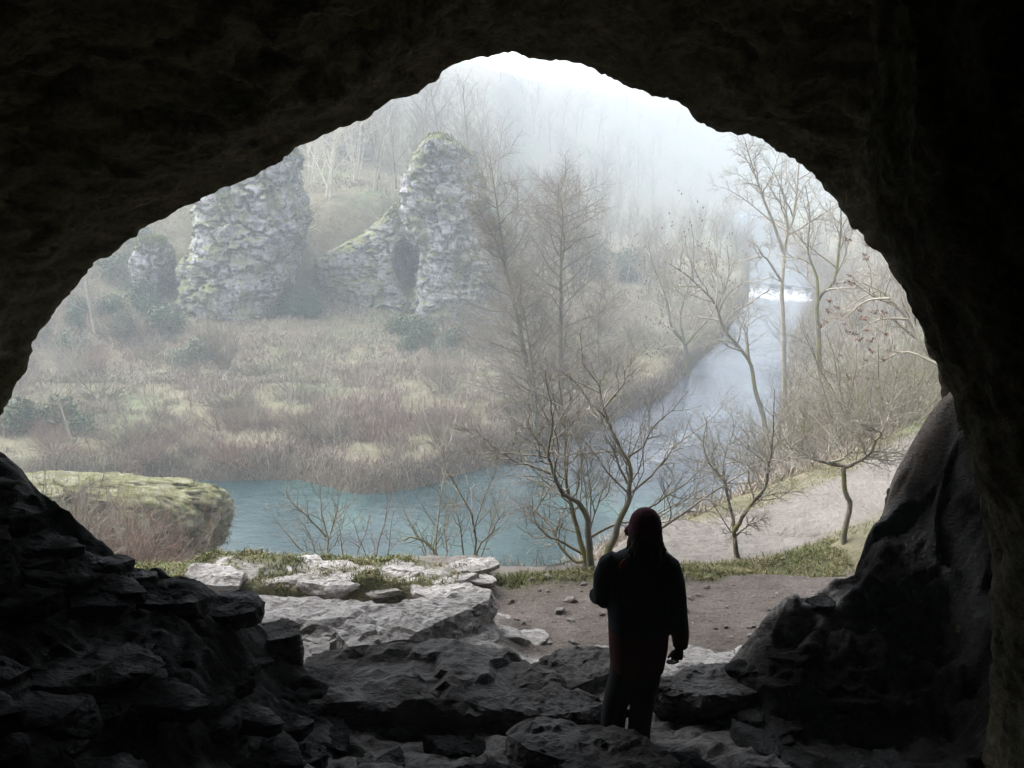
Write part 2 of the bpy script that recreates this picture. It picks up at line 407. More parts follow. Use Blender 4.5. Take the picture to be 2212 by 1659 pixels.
# cave floor with the terrace outside
nx, ny = 480, 420
xs = np.linspace(-5.6, 4.6, nx)
ys = np.concatenate([np.linspace(.6, 3.2, 40)[:-1], np.linspace(3.2, 9.9, ny - 39)])
X, Y = np.meshgrid(xs, ys); fx, fy = X.ravel(), Y.ravel()
P = np.stack([fx, fy, 0 * fx], -1)
warp = fbm(P * .9, 4)
base, dl, dr = floor_z(fx + .10 * fbm(P * 2.2 + 5, 4), fy + .16 * warp)
db = pl_dist(BROW, fx, fy)
base = base - .72 * np.clip(db, 0, None) - .25 * np.clip(db, 0, 1)
soil = sstep(-.55, .05, fx + .35 * warp) * sstep(5.75, 6.05, fy + .2 * warp)
soil = np.maximum(soil, sstep(6.75, 6.9, fy + .1 * warp) * sstep(7.2, 7.05, fy))
rockm = 1 - soil
# strata ledges on the rock
q = .21
ph = base / q + 1.1 * fbm(P * .6 + 3, 3) + .25 * fy
stp = np.floor(ph) + sstep(.62, .98, ph - np.floor(ph))
led = (stp - ph) * q
f1, f2, cid = worley(np.stack([fx * 1.5, fy * 2.4, base * .6], -1) + .45 * np.stack([warp, fbm(P * 1.7 + 7, 4), warp], -1))
blocks = (cid - .5) * .11 * sstep(0, .10, f2 - f1)
fine = fbm(P * 7, 5, .6) * .035 + fbm(P * (2.2, 4.5, 1), 5, .55, ridged=True) * .05
inn = sstep(6.6, 5.2, fy)
hump = np.clip(np.maximum(dl, dr) * 3 + .6, 0, 1)
rel = rockm * (led * (.5 - .35 * hump) + blocks * (.45 + .6 * inn) * (1 - .75 * hump) + fine * (.8 + .3 * inn) + hump * (.16 * fbm(P * (1.1, 1.6, 1) + 50, 4) + .09 * fbm(P * (3, 4, 1) + 60, 4, .6, ridged=True) + .22 * (cid - .5) * sstep(0, .15, f2 - f1) * sstep(1.5, 2.2, fx))) + soil * (fbm(P * 5, 4) * .025 + fbm(P * 22, 3) * .007 + .02 * fbm(P * 1.4, 3))
fz = base + rel
pr_ = np.exp(-(((fx - .67) / .34) ** 2 + ((fy - 4.66) / .26) ** 2) ** 2)
fz = fz * (1 - pr_) + (-3.63 + .02 * fbm(P * 5, 3)) * pr_
path = sstep(.68, .46, np.abs(pl_dist(PATH, fx, fy)) + .18 * warp) * (db < .4)
gn = fbm(P * 2.6 + 31, 4)
grass = sstep(-.95, -.45, db + .35 * gn) * (1 - path) * sstep(.9, .5, fx - .6)                      # brow
pd = pl_dist(PATH, fx, fy)
grass = np.maximum(grass, sstep(-1.5, -1.2, pd + .25 * gn) * sstep(-.5, -.66, pd) * sstep(1.4, 2.0, fx))    # strip between path and terrace
grass = np.maximum(grass, (1 - path) * sstep(.46, .64, pd) * sstep(.5, 1.2, fx))
grass = np.maximum(grass, sstep(-.05, .12, gn + .1) * sstep(6.9, 7.15, fy) * sstep(7.7, 7.3, fy) * sstep(-.2, -.7, fx) * .95)
grass = np.clip(grass * sstep(-.35, .1, gn + .3), 0, 1)
wet_shade = np.maximum(sstep(5.75, 5.0, fy + .35 * warp), np.maximum(sstep(2.1, 2.4, fx) * sstep(7.4, 6.9, fy), sstep(-2.0, -2.5, fx) * sstep(.1, .5, dl)))  # damp inner floor; both banks also darkened here to paint in their shade
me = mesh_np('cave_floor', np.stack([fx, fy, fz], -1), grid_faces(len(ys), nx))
attr(me, 'soil', soil * sstep(5.7, 6.1, fy)); attr(me, 'path', path); attr(me, 'grass', grass); attr(me, 'wet_shade', wet_shade * (.66 + .34 * np.clip(np.maximum(hump * 1.5, sstep(1.5, 2.0, np.abs(fx))), 0, 1)))  # banks and sides get the full painted shade, the middle less
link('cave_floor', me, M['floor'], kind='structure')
FZ = fz.reshape(len(ys), nx); GR = grass.reshape(len(ys), nx)
def floor_at(x, y):
    x = np.asarray(x, float); y = np.asarray(y, float)
    i = np.clip(np.searchsorted(ys, y) - 1, 0, len(ys) - 2); j = np.clip(((x - xs[0]) / (xs[1] - xs[0])).astype(int), 0, nx - 2)
    ty = np.clip((y - ys[i]) / (ys[i + 1] - ys[i]), 0, 1); tx = np.clip((x - xs[j]) / (xs[1] - xs[0]), 0, 1)
    return (FZ[i, j] * (1 - tx) + FZ[i, j + 1] * tx) * (1 - ty) + (FZ[i + 1, j] * (1 - tx) + FZ[i + 1, j + 1] * tx) * ty
def ground_at(x, y):
    """height of whatever shows: the detailed floor where it lies, else the ground sheet"""
    x = np.atleast_1d(np.asarray(x, float)); y = np.atleast_1d(np.asarray(y, float))
    z = terrain(x, y)[0]
    m = (x > xs[0]) & (x < xs[-1]) & (y < 9.8) & (y > .7)
    return np.where(m, floor_at(x, y), z)

# cave shell: rim traced as the real mouth, walls and roof running back round the viewpoint, outer rock face round the mouth
RIM = [((1105, 114), 7.9), ((1190, 133), 7.9), ((1265, 150), 7.8), ((1340, 180), 7.8), ((1410, 210), 7.7), ((1465, 225), 7.6), ((1500, 260), 7.6), ((1560, 285), 7.5), ((1640, 305), 7.4),
       ((1700, 340), 7.3), ((1750, 370), 7.2), ((1800, 430), 7.1), ((1835, 480), 7.0), ((1880, 530), 6.9), ((1930, 600), 6.8), ((1965, 650), 6.7), ((1990, 710), 6.6), ((2000, 770), 6.5),
       ((2030, 830), 6.4), ((2032, 880), 6.4), ((2020, 930), 6.3), ((1990, 970), 6.3), ((1955, 1015), 6.2), ((1905, 1085), 6.1), ((1895, 1140), 6.0), ((1862, 1220), 5.9), ((1835, 1280), 5.8)]
LOW = [(2.55, 5.75, -3.3), (2.7, 5.8, -4.3), (2.4, 5.9, -5.4), (0, 6, -5.8), (-3, 6, -5.6), (-4.4, 6, -5.0), (-5.0, 6.2, -3.8)]
RIM2 = [((-60, 1000), 6.8), ((-40, 950), 6.9), ((0, 895), 7.0), ((25, 855), 7.0), ((50, 805), 7.1), ((70, 740), 7.1), ((100, 690), 7.2), ((165, 625), 7.2), ((195, 585), 7.3), ((240, 550), 7.3), ((310, 497), 7.4), ((400, 447), 7.5), ((480, 412), 7.6), ((560, 370), 7.6),
        ((640, 322), 7.7), ((700, 292), 7.7), ((780, 262), 7.8), ((840, 226), 7.8), ((900, 196), 7.9), ((960, 157), 7.9), ((1000, 134), 7.9), ((1040, 124), 7.9)]
rim = np.array([at(*p, Yd) for p, Yd in RIM] + [np.array(p) for p in LOW] + [at(*p, Yd) for p, Yd in RIM2])
rim = np.vstack([rim, rim[:1]]); sl = np.r_[0, np.cumsum(np.linalg.norm(np.diff(rim, axis=0), axis=1))]
NTH = 800
tt = np.linspace(0, sl[-1], NTH, endpoint=False)
rim = np.stack([np.interp(tt, sl, rim[:, k]) for k in range(3)], -1)
# slight raggedness along the edge itself
jn = fbm(rim * 3.1, 5, .6); rim[:, 0] += .05 * jn * np.sign(rim[:, 0]); rim[:, 2] += .055 * fbm(rim * 3.7 + 8, 5, .7)
cen = np.array((-.2, -1.7))
dirs = rim[:, [0, 2]] - cen; rad = np.linalg.norm(dirs, axis=1); dirs /= rad[:, None]
ang = np.arctan2(dirs[:, 1], dirs[:, 0])
def superr(a, b, n=2.6):
    return (np.abs(dirs[:, 0] / a) ** n + np.abs(dirs[:, 1] / b) ** n) ** (-1 / n)
Q = superr(4.7, np.where(dirs[:, 1] > 0, 3.05, 4.3))
ks = np.concatenate([np.linspace(0, .12, 26)[:-1], np.linspace(.12, .55, 80)[:-1], np.linspace(.55, 1, 40)])
rings = []
# outer face first (from far outside to the rim)
for e, dy in ((26, -9), (15, -4), (9, -1.8), (5.5, -.6), (3.2, -.1), (1.9, .12), (1.1, .2), (.6, .2), (.3, .14), (.12, .06)):
    r = rad + e
    rings.append(np.stack([cen[0] + dirs[:, 0] * r, rim[:, 1] + dy, cen[1] + dirs[:, 1] * r], -1))
n_out = len(rings)
for k in ks:
    e = sstep(0, .42, k) if k < .42 else 1.0
    e = .35 * min(1, k / .42) + .65 * e
    yk = rim[:, 1] + (-3.2 - rim[:, 1]) * k
    r = rad + (Q - rad) * e
    r = r + .10 * sstep(0, .03, k)                        # undercut just inside the edge
    if k > .72: r = r * math.sqrt(max(0.0004, 1 - ((k - .72) / .28) ** 2))
    rings.append(np.stack([cen[0] + dirs[:, 0] * r, yk, cen[1] + dirs[:, 1] * r], -1))
SH = np.stack(rings); kk = np.r_[np.linspace(-1, -.02, n_out), ks]
V = SH.reshape(-1, 3); kv = np.repeat(kk, NTH); dv = np.tile(np.stack([dirs[:, 0], 0 * ang, dirs[:, 1]], -1), (len(kk), 1))
Pn = V * (1, 1, 1.35)
amp = np.where(kv < 0, .35 + .65 * np.clip(-kv * 2, 0, 1), .12 + .88 * sstep(0, .10, kv))
big = fbm(Pn * .55 + 3, 4); medn = fbm(Pn * (1.5, 1.5, 2.6) + 20, 5, .55, ridged=True); fn = fbm(Pn * 5.5, 5, .62)
f1, f2, cid = worley(Pn * (1.3, 1.3, 1.9) + .3 * fbm(Pn * 2, 3)[:, None])
g1, g2, gid = worley(Pn * (3.4, 3.4, 5.2) + .5 * fbm(Pn * 3 + 5, 3)[:, None])
disp = amp * (.42 * big * (kv > .03) + .09 * medn + .22 * (cid - .5) * sstep(0, .08, f2 - f1)) + (.35 + .65 * amp) * (.07 * fn + .10 * (gid - .5) * sstep(0, .09, g2 - g1))
V = V + dv * disp[:, None]
V[:, 1] += amp * .22 * fbm(Pn * 1.1 + 40, 4)
V[:, 2] = np.maximum(V[:, 2], -12.4 + .1 * big)
back = len(V); V = np.vstack([V, [[cen[0], -3.3, cen[1]]]])
fcs = grid_faces(len(kk), NTH, True)
lastr = (len(kk) - 1) * NTH
cap = np.stack([lastr + np.arange(NTH), lastr + (np.arange(NTH) + 1) % NTH, np.full(NTH, back)], -1)
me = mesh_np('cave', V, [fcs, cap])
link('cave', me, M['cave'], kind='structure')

# near buttress on the right, standing in front of the rim
edge = [(1985, -260), (1968, -60), (1962, 90), (1958, 300), (1968, 420), (1990, 520), (2018, 590), (2055, 660), (2095, 760), (2125, 850), (2160, 960), (2200, 1090), (2230, 1250), (2240, 1500), (2240, 1900)]
ez = np.array([at(px, py, 3.3)[[0, 2]] for px, py in edge])
nh, na = 220, 130
hz = np.linspace(ez[0, 1] + .1, ez[-1, 1], nh); hx = np.interp(hz, ez[::-1, 1], ez[::-1, 0])
aa = np.linspace(-.25 * math.pi, 1.25 * math.pi, na)         # from behind, round the left edge, to the front
Vb = []
for z, x0 in zip(hz, hx):
    cx, cy_, rr = x0 + 1.3, 3.35, 1.3
    Vb.append(np.stack([cx - rr * np.sin(aa) * 1.0, cy_ + 1.2 * np.cos(aa), np.full(na, z)], -1))
Vb = np.array(Vb).reshape(-1, 3)
nrm = np.tile(np.stack([-np.sin(aa), np.cos(aa), 0 * aa], -1), (nh, 1))
db_ = .10 * fbm(Vb * 1.1 + 70, 4) + .07 * fbm(Vb * (3, 3, 1.5), 5, .6, ridged=True) + .03 * fbm(Vb * 9, 4, .6)
Vb = Vb + nrm * (db_ - .02)[:, None]
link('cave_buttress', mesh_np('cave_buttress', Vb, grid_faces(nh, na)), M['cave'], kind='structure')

# ------------------------------------------------------------------ crags, boulder, slabs
def rock_loft(name, rows, Y, thick, mat, label, category, na=210, nh=150, sup=3.4, block=(1.0, 1.7), amp=.34, strata=.22, fine=.10, edge=.25, post=None, tilt=0.0, capn=10):
    """rows: (py, px_left, px_right) from top to bottom, seen at distance Y; a closed rock of real depth stands there"""
    L = np.array([at(a, py, Y) for py, a, b in rows]); R = np.array([at(b, py, Y) for py, a, b in rows])
    zt = L[:, 2]; zs = np.linspace(zt[0], zt[-1], nh)
    xl = np.interp(-zs, -zt, L[:, 0]); xr = np.interp(-zs, -zt, R[:, 0])
    a = np.linspace(0, 2 * math.pi, na, endpoint=False); a = a - .45 * np.sin(2 * a) * .0
    ca, sa = np.cos(a), np.sin(a)
    k = (np.abs(ca) ** sup + np.abs(sa) ** sup) ** (-1 / sup)
    V = []
    for i, z in enumerate(zs):
        cx, hw = (xl[i] + xr[i]) / 2, (xr[i] - xl[i]) / 2
        th = thick * (.45 + .55 * min(1, (i + 2) / (nh * .35)))
        V.append(np.stack([cx + hw * k * ca, Y + th + th * k * sa + tilt * (z - zs[-1]), np.full(na, z)], -1))
    # domed cap
    top = V[0]; c = top.mean(0); capr = []
    for j in range(capn, 0, -1):
        f = 1 - (j / capn); h = .55 * edge * (1 - f * f)
        capr.append(c + (top - c) * math.sqrt(f) + (0, 0, h + .0))
    V = np.array(capr + V); nh2 = len(V)
    V = V.reshape(-1, 3)
    nd = np.tile(np.stack([k * ca, k * sa, 0 * a], -1), (nh2, 1)); nd /= np.linalg.norm(nd, axis=1)[:, None]
    s = block
    wv = np.stack([fbm(V * .5 + o_, 4, .6) for o_ in (0, 51, 87)], -1)
    f1, f2, cid = worley(V * (s[0] * .55, s[0] * .55, s[1] * .5) + 1.3 * wv)
    d = amp * (cid - .55) * sstep(0, .12, f2 - f1) - 1.6 * amp * sstep(.07, 0, f2 - f1)
    f1, f2, cid = worley(V * (s[0] * 2.6, s[0] * 2.6, s[1] * 3.0) + 1.6 * wv + 9)
    d += .24 * amp * (cid - .55) * sstep(0, .12, f2 - f1)
    d += .9 * strata * fbm(V * (1.5, 1.5, .35) + 2 + .5 * wv, 5, .6)
    d += strata * fbm(V * (.5, .5, 1.9) + 4 + .8 * wv, 5, .62) + .8 * strata * fbm(V * (1.6, 1.6, 1.0) + 1.2 * wv, 5, .6, ridged=True) + edge * fbm(V * .45 + 12, 3) + fine * fbm(V * 3.5, 5, .62)
    V = V + nd * d[:, None]; V[:, 2] += .3 * amp * fbm(V * 1.3 + 33, 3)
    if post is not None: V = post(V)
    me = mesh_np(name, V, grid_faces(nh2, na, True))
    base = V[:, 2].min()
    o = link(name, me, mat, label=label, category=category)
    return o, me

def recess(V):
    # arched hollow and crack beside the tower
    a, b = at(876, 585, 53)[[0, 2]]
    dx = (V[:, 0] - a) / .95; dz = (V[:, 2] - b) / 1.9
    m = sstep(1.0, .45, np.sqrt(dx ** 2 + dz ** 2 + .5 * dx * dz)) * (V[:, 1] < 55)
    V[:, 1] += 4.2 * m
    return V

rock_loft('limestone_crag', [(300, 925, 968), (312, 902, 995), (340, 884, 1020), (390, 868, 1040), (440, 860, 1056), (485, 862, 1068), (508, 874, 1075), (532, 904, 1080), (570, 900, 1085), (610, 893, 1085), (650, 886, 1082), (720, 876, 1085)],
          51.5, 2.6, M['cliff'], 'tall pale limestone tower with grassy top and a dark crack down its side', 'crag', amp=.26, strata=.2, edge=.5)
rock_loft('limestone_wall', [(440, 845, 890), (475, 815, 925), (520, 760, 935), (548, 700, 935), (568, 668, 935), (600, 664, 930), (640, 680, 925), (668, 700, 920), (730, 700, 920)],
          52.6, 2.2, M['cliff'], 'low broken limestone wall with a shadowed arched hollow, joining the tower', 'crag', amp=.24, strata=.2, edge=.35, post=recess, tilt=.25)
rock_loft('limestone_cliff', [(300, 522, 596), (350, 457, 606), (400, 407, 608), (440, 388, 611), (520, 384, 611), (560, 376, 606), (590, 366, 598), (620, 356, 591), (660, 348, 578), (700, 344, 566), (770, 338, 566)],
          48.5, 3.2, M['cliff'], 'broad blocky grey limestone cliff with mossy ledges standing on the hillside', 'crag', na=240, nh=180, amp=.36, strata=.24, edge=.6, tilt=.12)
rock_loft('rock_outcrop', [(520, 305, 340), (545, 285, 350), (580, 272, 345), (625, 275, 340), (660, 275, 340)],
          50.5, 1.2, M['cliff'], 'small weathered outcrop half hidden in ivy left of the broad cliff', 'crag', na=110, nh=70, amp=.25, strata=.15)
rock_loft('rock_outcrop', [(268, 735, 790), (290, 715, 808), (320, 705, 805), (360, 700, 800)],
          78, 2.0, M['cliff'], 'faint grey outcrop high on the misty wooded hillside', 'crag', na=110, nh=60, amp=.6, strata=.4)
def flat_top(V): return V
bo, bme = rock_loft('mossy_boulder', [(1081, -330, 168), (1089, -340, 248), (1104, -350, 320), (1122, -350, 368), (1144, -350, 396), (1166, -350, 406), (1201, -350, 398), (1236, -350, 388), (1296, -350, 380), (1406, -350, 378)],
          14.2, 1.6, M['boulder'], 'big moss-capped limestone boulder with pale flat top at the river edge', 'boulder', na=220, nh=100, block=(1.4, 1.8), amp=.26, strata=.14, fine=.12, edge=.22, capn=40)
n = vnormals(bme); co = np.empty(len(bme.vertices) * 3, np.float32); bme.vertices.foreach_get('co', co); co = co.reshape(-1, 3)
attr(bme, 'top', sstep(.55, .8, n[:, 2]) * sstep(-6.25, -5.9, co[:, 2]))

def hull_rock(name, seed, size, npts=26, cuts=3, rough=.05, flatz=.6):
    """angular broken stone: hull of random points, cut finer and roughened"""
    import bmesh
    r = np.random.default_rng(seed); bm = bmesh.new()
    p = r.normal(size=(npts, 3)); p /= (np.abs(p) ** 3).sum(1)[:, None] ** (1 / 3); p[:, 2] = np.clip(p[:, 2], -flatz, flatz * r.uniform(.8, 1)) / flatz
    p[:, :2] += .18 * p[:, [1, 0]] * r.normal()
    for v in p * np.array(size): bm.verts.new(v)
    res = bmesh.ops.convex_hull(bm, input=bm.verts[:])
    bmesh.ops.delete(bm, geom=list({g for g in res['geom_interior'] + res['geom_unused'] if isinstance(g, bmesh.types.BMVert)}), context='VERTS')
    bmesh.ops.triangulate(bm, faces=bm.faces[:])
    for c in range(cuts):
        L = max(size) * (1.2, .6, .3, .15, .08)[c]
        bmesh.ops.subdivide_edges(bm, edges=[e for e in bm.edges if e.calc_length() > L], cuts=1, use_grid_fill=True)
        bmesh.ops.triangulate(bm, faces=bm.faces[:])
    me = bpy.data.meshes.new(name); bm.to_mesh(me); bm.free()
    co = np.empty(len(me.vertices) * 3, np.float32); me.vertices.foreach_get('co', co); V = co.reshape(-1, 3).astype(float)
    nd = vnormals(me); m = max(size); q = V / m
    f1, f2, cid = worley(q * (3.2, 3.2, 9) + seed + .5 * fbm(q * 3, 3)[:, None])
    V = V + nd * (m * rough * (fbm(q * 2.5 + seed, 4) + .8 * fbm(q * (5, 5, 16) + seed, 4, .6, ridged=True) + 1.1 * (cid - .5)))[:, None]
    me.vertices.foreach_set('co', V.astype(np.float32).ravel()); me.update()
    me.polygons.foreach_set('use_smooth', np.full(len(me.polygons), False))
    return me

def floor_attrs(me, wet_shade, grass=0):  # first mask: damp rock plus cave shade painted into the colour
    n = len(me.vertices)
    for nm, val in (('wet_shade', wet_shade), ('soil', 0), ('path', 0), ('grass', grass)): attr(me, nm, np.full(n, val))

def slab(name, x, y, lx, ly, h, rz, label, mat, seed, tiltx=0.0, sink=.02):
    me = hull_rock(name, int(seed * 10), (lx, ly, h), 40, 5, .05, .5)
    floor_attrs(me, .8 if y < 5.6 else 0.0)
    o = link(name, me, mat, label=label, category='rock'); o.location = (x, y, float(floor_at(x, y)) - sink); o.rotation_euler = (tiltx, 0, rz)
    return o
slab('rock_slab', -.62, 5.12, 1.0, .36, .16, .06, 'dark damp flat slab overhanging a black hollow in the cave floor', M['floor'], 1.3, .12, -.06)
slab('rock_slab', .2, 4.92, .42, .2, .13, -.5, 'small dark damp slab tip jutting toward the standing person', M['floor'], 4.1, .1, -.04)
slab('rock_slab', .42, 5.42, .5, .28, .16, .5, 'dull brown rounded rock behind the overhanging dark slab', M['floor'], 7.7)
slab('rock_slab', .5, 4.28, .55, .22, .14, -.15, 'smooth grey damp rock low in front of the person', M['floor'], 9.2)
slab('rock_slab', -.78, 6.0, .62, .32, .17, .12, 'pale sunlit slab with a dark broken end beside the bare earth', M['floor'], 12.2, .06)
slab('rock_slab', -1.75, 6.2, .8, .34, .13, -.08, 'long pale slab lying below the grassy ledge', M['floor'], 15.5, .04)
slab('rock_block', -1.62, 5.15, .16, .15, .15, .3, 'squarish dark block perched on the left ledge', M['floor'], 18.1)
slab('rock_block', 1.42, 5.02, .5, .2, .14, .2, 'dark flat rock behind the legs of the person', M['floor'], 21.4)

# ledges breaking out of the banks and the floor: pieces of the cave floor
ledge_me = []
for k in range(8):
    m_ = hull_rock('ledge', 100 + k, (1, random.uniform(.5, .8), random.uniform(.16, .26)), 30, 4, .045, .5); floor_attrs(m_, 1.0); ledge_me.append(m_)  # full dark tone, cave shade included in the colour
pale_me = []
for k in range(4):
    m_ = hull_rock('ledge', 140 + k, (1, .6, .16), 30, 4, .04, .5); floor_attrs(m_, 0.0); pale_me.append(m_)
FLOOR_OBJ = bpy.data.objects['cave_floor']
def ledge(x, y, s, rz, me_, up=0.0, tx=0.0, ty=0.0):
    o = link('ledge', me_, M['floor'], FLOOR_OBJ); o.location = (x, y, float(floor_at(x, y)) + up); o.scale = (s, s, s * random.uniform(.8, 1.3)); o.rotation_euler = (tx, ty, rz)
for i in range(95):
    x = random.uniform(-4.1, -1.35); y = random.uniform(3.0, 4.95)
    ledge(x, y, random.uniform(.08, .3), random.gauss(.25, .35), random.choice(ledge_me), random.uniform(-.07, .0), random.gauss(0, .06), random.gauss(.14, .08))
for i in range(34):
    x = random.uniform(1.35, 2.3); y = random.uniform(4.0, 5.2 + .3 * (x - 1.5))
    ledge(x, y, random.uniform(.07, .2), random.gauss(-.2, .4), random.choice(ledge_me), random.uniform(-.03, .02), random.gauss(0, .06), random.gauss(-.12, .08))
for i in range(60):
    x = random.uniform(-1.7, 1.5); y = random.uniform(4.0, 5.6)
    if abs(x - .68) < .28 and 4.4 < y < 4.95: continue
    ledge(x, y, random.uniform(.05, .18), random.gauss(0, .6), random.choice(ledge_me), random.uniform(-.04, -.01), random.gauss(0, .08), random.gauss(0, .08))
for i in range(34):
    x = random.uniform(-2.6, .1); y = random.uniform(5.55, 6.7)
    ledge(x, y, random.uniform(.1, .34), random.gauss(.1, .4), random.choice(pale_me), random.uniform(-.05, -.01), random.gauss(0, .05), random.gauss(0, .05))
for i in range(26):
    x = random.uniform(-3.0, -.3); y = random.uniform(6.95, 7.6)
    ledge(x, y, random.uniform(.12, .36), random.gauss(.05, .3), random.choice(pale_me), random.uniform(-.06, -.01), random.gauss(-.05, .05), random.gauss(0, .05))
for i in range(22):
    x = random.uniform(.6, 2.0); y = random.uniform(5.5, 6.1)
    ledge(x, y, random.uniform(.08, .24), random.gauss(.1, .5), random.choice(pale_me), random.uniform(-.04, -.01))

# loose stones on the bare earth
stone_me = []
for k in range(6):
    m_ = hull_rock('stone', 200 + k, (1, .75, .45), 18, 2, .05, .6); floor_attrs(m_, 0.0); m_.attributes['soil'].data.foreach_set('value', np.full(len(m_.vertices), .35 + .1 * k, np.float32)); stone_me.append(m_)
for i in range(64):
    x = random.uniform(-.1, 2.6); y = random.uniform(6.05, 7.7)
    o = link('stone', random.choice(stone_me), M['floor'], label='small loose limestone chip lying on the bare brown earth', category='stone', group='stones on the bare earth')
    s_ = random.uniform(.012, .045) * (1.5 if i < 6 else 1); o.scale = (s_,) * 3; o.location = (x, y, float(floor_at(x, y)) + s_ * .2); o.rotation_euler = (random.gauss(0, .2), random.gauss(0, .2), random.random() * 6)

# ------------------------------------------------------------------ bare trees and shrubs
def sweep(branches, k):
    """tubes with k sides along polylines [(pts, radii)], batched by point count"""
    by = {}
    for p, r in branches: by.setdefault(len(p), []).append((p, r))
    VV, FF, off = [], [], 0
    for n, lst in by.items():
        P = np.array([b[0] for b in lst], float); Rr = np.array([b[1] for b in lst], float); B = len(lst)
        T = np.empty_like(P); T[:, 1:-1] = P[:, 2:] - P[:, :-2]; T[:, 0] = P[:, 1] - P[:, 0]; T[:, -1] = P[:, -1] - P[:, -2]
        T /= np.maximum(np.linalg.norm(T, axis=2), 1e-6)[..., None]
        D = P[:, -1] - P[:, 0]; ref = np.where((np.abs(D[:, 2]) > .7 * np.linalg.norm(D, axis=1))[:, None], (1.0, .1, 0), (.1, .1, 1.0))
        U = np.cross(T, ref[:, None, :]); U /= np.maximum(np.linalg.norm(U, axis=2), 1e-6)[..., None]; Wv = np.cross(T, U)
        a = np.arange(k) * 2 * math.pi / k
        V = P[:, :, None, :] + Rr[:, :, None, None] * (np.cos(a)[None, None, :, None] * U[:, :, None, :] + np.sin(a)[None, None, :, None] * Wv[:, :, None, :])
        VV.append(V.reshape(-1, 3))
        g = grid_faces(n, k, True)
        F = (g[None] + (np.arange(B) * n * k)[:, None, None]).reshape(-1, 4) + off
        FF.append(F); off += B * n * k
    return np.vstack(VV), np.vstack(FF)

def unit(v):
    l = math.sqrt(v[0] * v[0] + v[1] * v[1] + v[2] * v[2]) or 1; return (v[0] / l, v[1] / l, v[2] / l)
def perp_dir(d, ang, az):
    r = (0, 0, 1) if abs(d[2]) < .9 else (1, 0, 0)
    u = unit((d[1] * r[2] - d[2] * r[1], d[2] * r[0] - d[0] * r[2], d[0] * r[1] - d[1] * r[0]))
    w = (d[1] * u[2] - d[2] * u[1], d[2] * u[0] - d[0] * u[2], d[0] * u[1] - d[1] * u[0])
    c, s = math.cos(ang), math.sin(ang); ca, sa = math.cos(az), math.sin(az)
    return unit(tuple(d[i] * c + s * (u[i] * ca + w[i] * sa) for i in range(3)))

class Wood:
    def __init__(s): s.lv = [[], [], [], []]          # trunk, limbs, branches, twigs; also tips for buds and leaves
    def add(s, lev, pts, rad): s.lv[min(lev, 3)].append((pts, rad))
    def grow(s, p, d, L, r, lev, sp):
        q = sp[lev]; n = q['n']; pts = [p]; rad = [r]; st = L / (n - 1)
        for i in range(1, n):
            j = q['wig']; d = unit((d[0] + random.gauss(0, j), d[1] + random.gauss(0, j), d[2] + random.gauss(0, j) + q['up']))
            p = (p[0] + d[0] * st, p[1] + d[1] * st, p[2] + d[2] * st); pts.append(p); rad.append(r + (r * q['tap'] - r) * i / (n - 1))
        s.add(q.get('as', lev), pts, rad); s.kids(pts, rad, L, lev, sp)
    def kids(s, pts, rad, L, lev, sp, kn=None, t0=None):
        if lev + 1 >= len(sp): return
        q = sp[lev]; c = sp[lev + 1]; kn = kn if kn is not None else q['kids']; t0 = q['t0'] if t0 is None else t0
        kn = int(kn) + (random.random() < kn % 1); n = len(pts); az = random.random() * 6.28
        for i in range(kn):
            t = t0 + (1 - t0) * (i + random.random()) / kn; f = t * (n - 1); a = min(int(f), n - 2); f -= a
            p0, p1 = pts[a], pts[a + 1]; pp = tuple(p0[k] + (p1[k] - p0[k]) * f for k in range(3))
            dd = unit(tuple(p1[k] - p0[k] for k in range(3))); rr = rad[a] + (rad[a + 1] - rad[a]) * f
            az += 2.4 + random.uniform(-.5, .5)
            ln = L * q['lr'] * (1 - q['ls'] * t) * random.uniform(.65, 1.25)
            if q.get('lmax'): ln = min(ln, q['lmax'])
            s.grow(pp, perp_dir(dd, math.radians(q['ang'] + random.uniform(-14, 14)), az), ln, min(rr * .75, q['cr'] * random.uniform(.7, 1.2)), lev + 1, sp)

def lev(n=5, wig=.15, up=.04, tap=.3, kids=5, t0=.25, lr=.5, ls=.4, ang=45, cr=.02, **kw):
    return dict(n=n, wig=wig, up=up, tap=tap, kids=kids, t0=t0, lr=lr, ls=ls, ang=ang, cr=cr, **kw)

MESHES, KEEP = {}, []
def make_tree(name, wood, base, label, mats, group=None, category='tree', crown='crown', extra=None):
    """an Empty at the foot of the tree; children trunk and crown"""
    o = empty(name, base, label, category, group); b = np.array(base)
    key = (id(wood), mats[0].name, mats[1].name)
    if key in MESHES:
        for nm, me in MESHES[key]: link(nm, me, None, o)
        return o
    sub = lambda L: [(np.array(p) - b, r) for p, r in L]
    if wood.lv[0]:
        V, F = sweep(sub(wood.lv[0]), 8); link('trunk', mesh_np('trunk', V, F), mats[0], o)
    parts = [(wood.lv[1], 5), (wood.lv[2], 4), (wood.lv[3], 3)]
    VV, FF, off = [], [], 0
    for L, k in parts:
        if L:
            V, F = sweep(sub(L), k); VV.append(V); FF.append(F + off); off += len(V)
    if VV: link(crown, mesh_np(crown, np.vstack(VV), np.vstack(FF)), mats[1], o)
    MESHES[key] = [(c.name.split('.')[0], c.data) for c in o.children]; KEEP.append(wood)
    return o

def copy_tree(o, loc, rz=0.0, sc=1.0, label=None, group=None):
    c = o.copy(); COL.objects.link(c); c.location = loc; c.rotation_euler = (0, 0, rz); c.scale = (sc, sc, sc * random.uniform(.92, 1.1))
    if label: c['label'] = label
    if group: c['group'] = group
    for ch in o.children:
        d = ch.copy(); COL.objects.link(d); d.parent = c
    return c

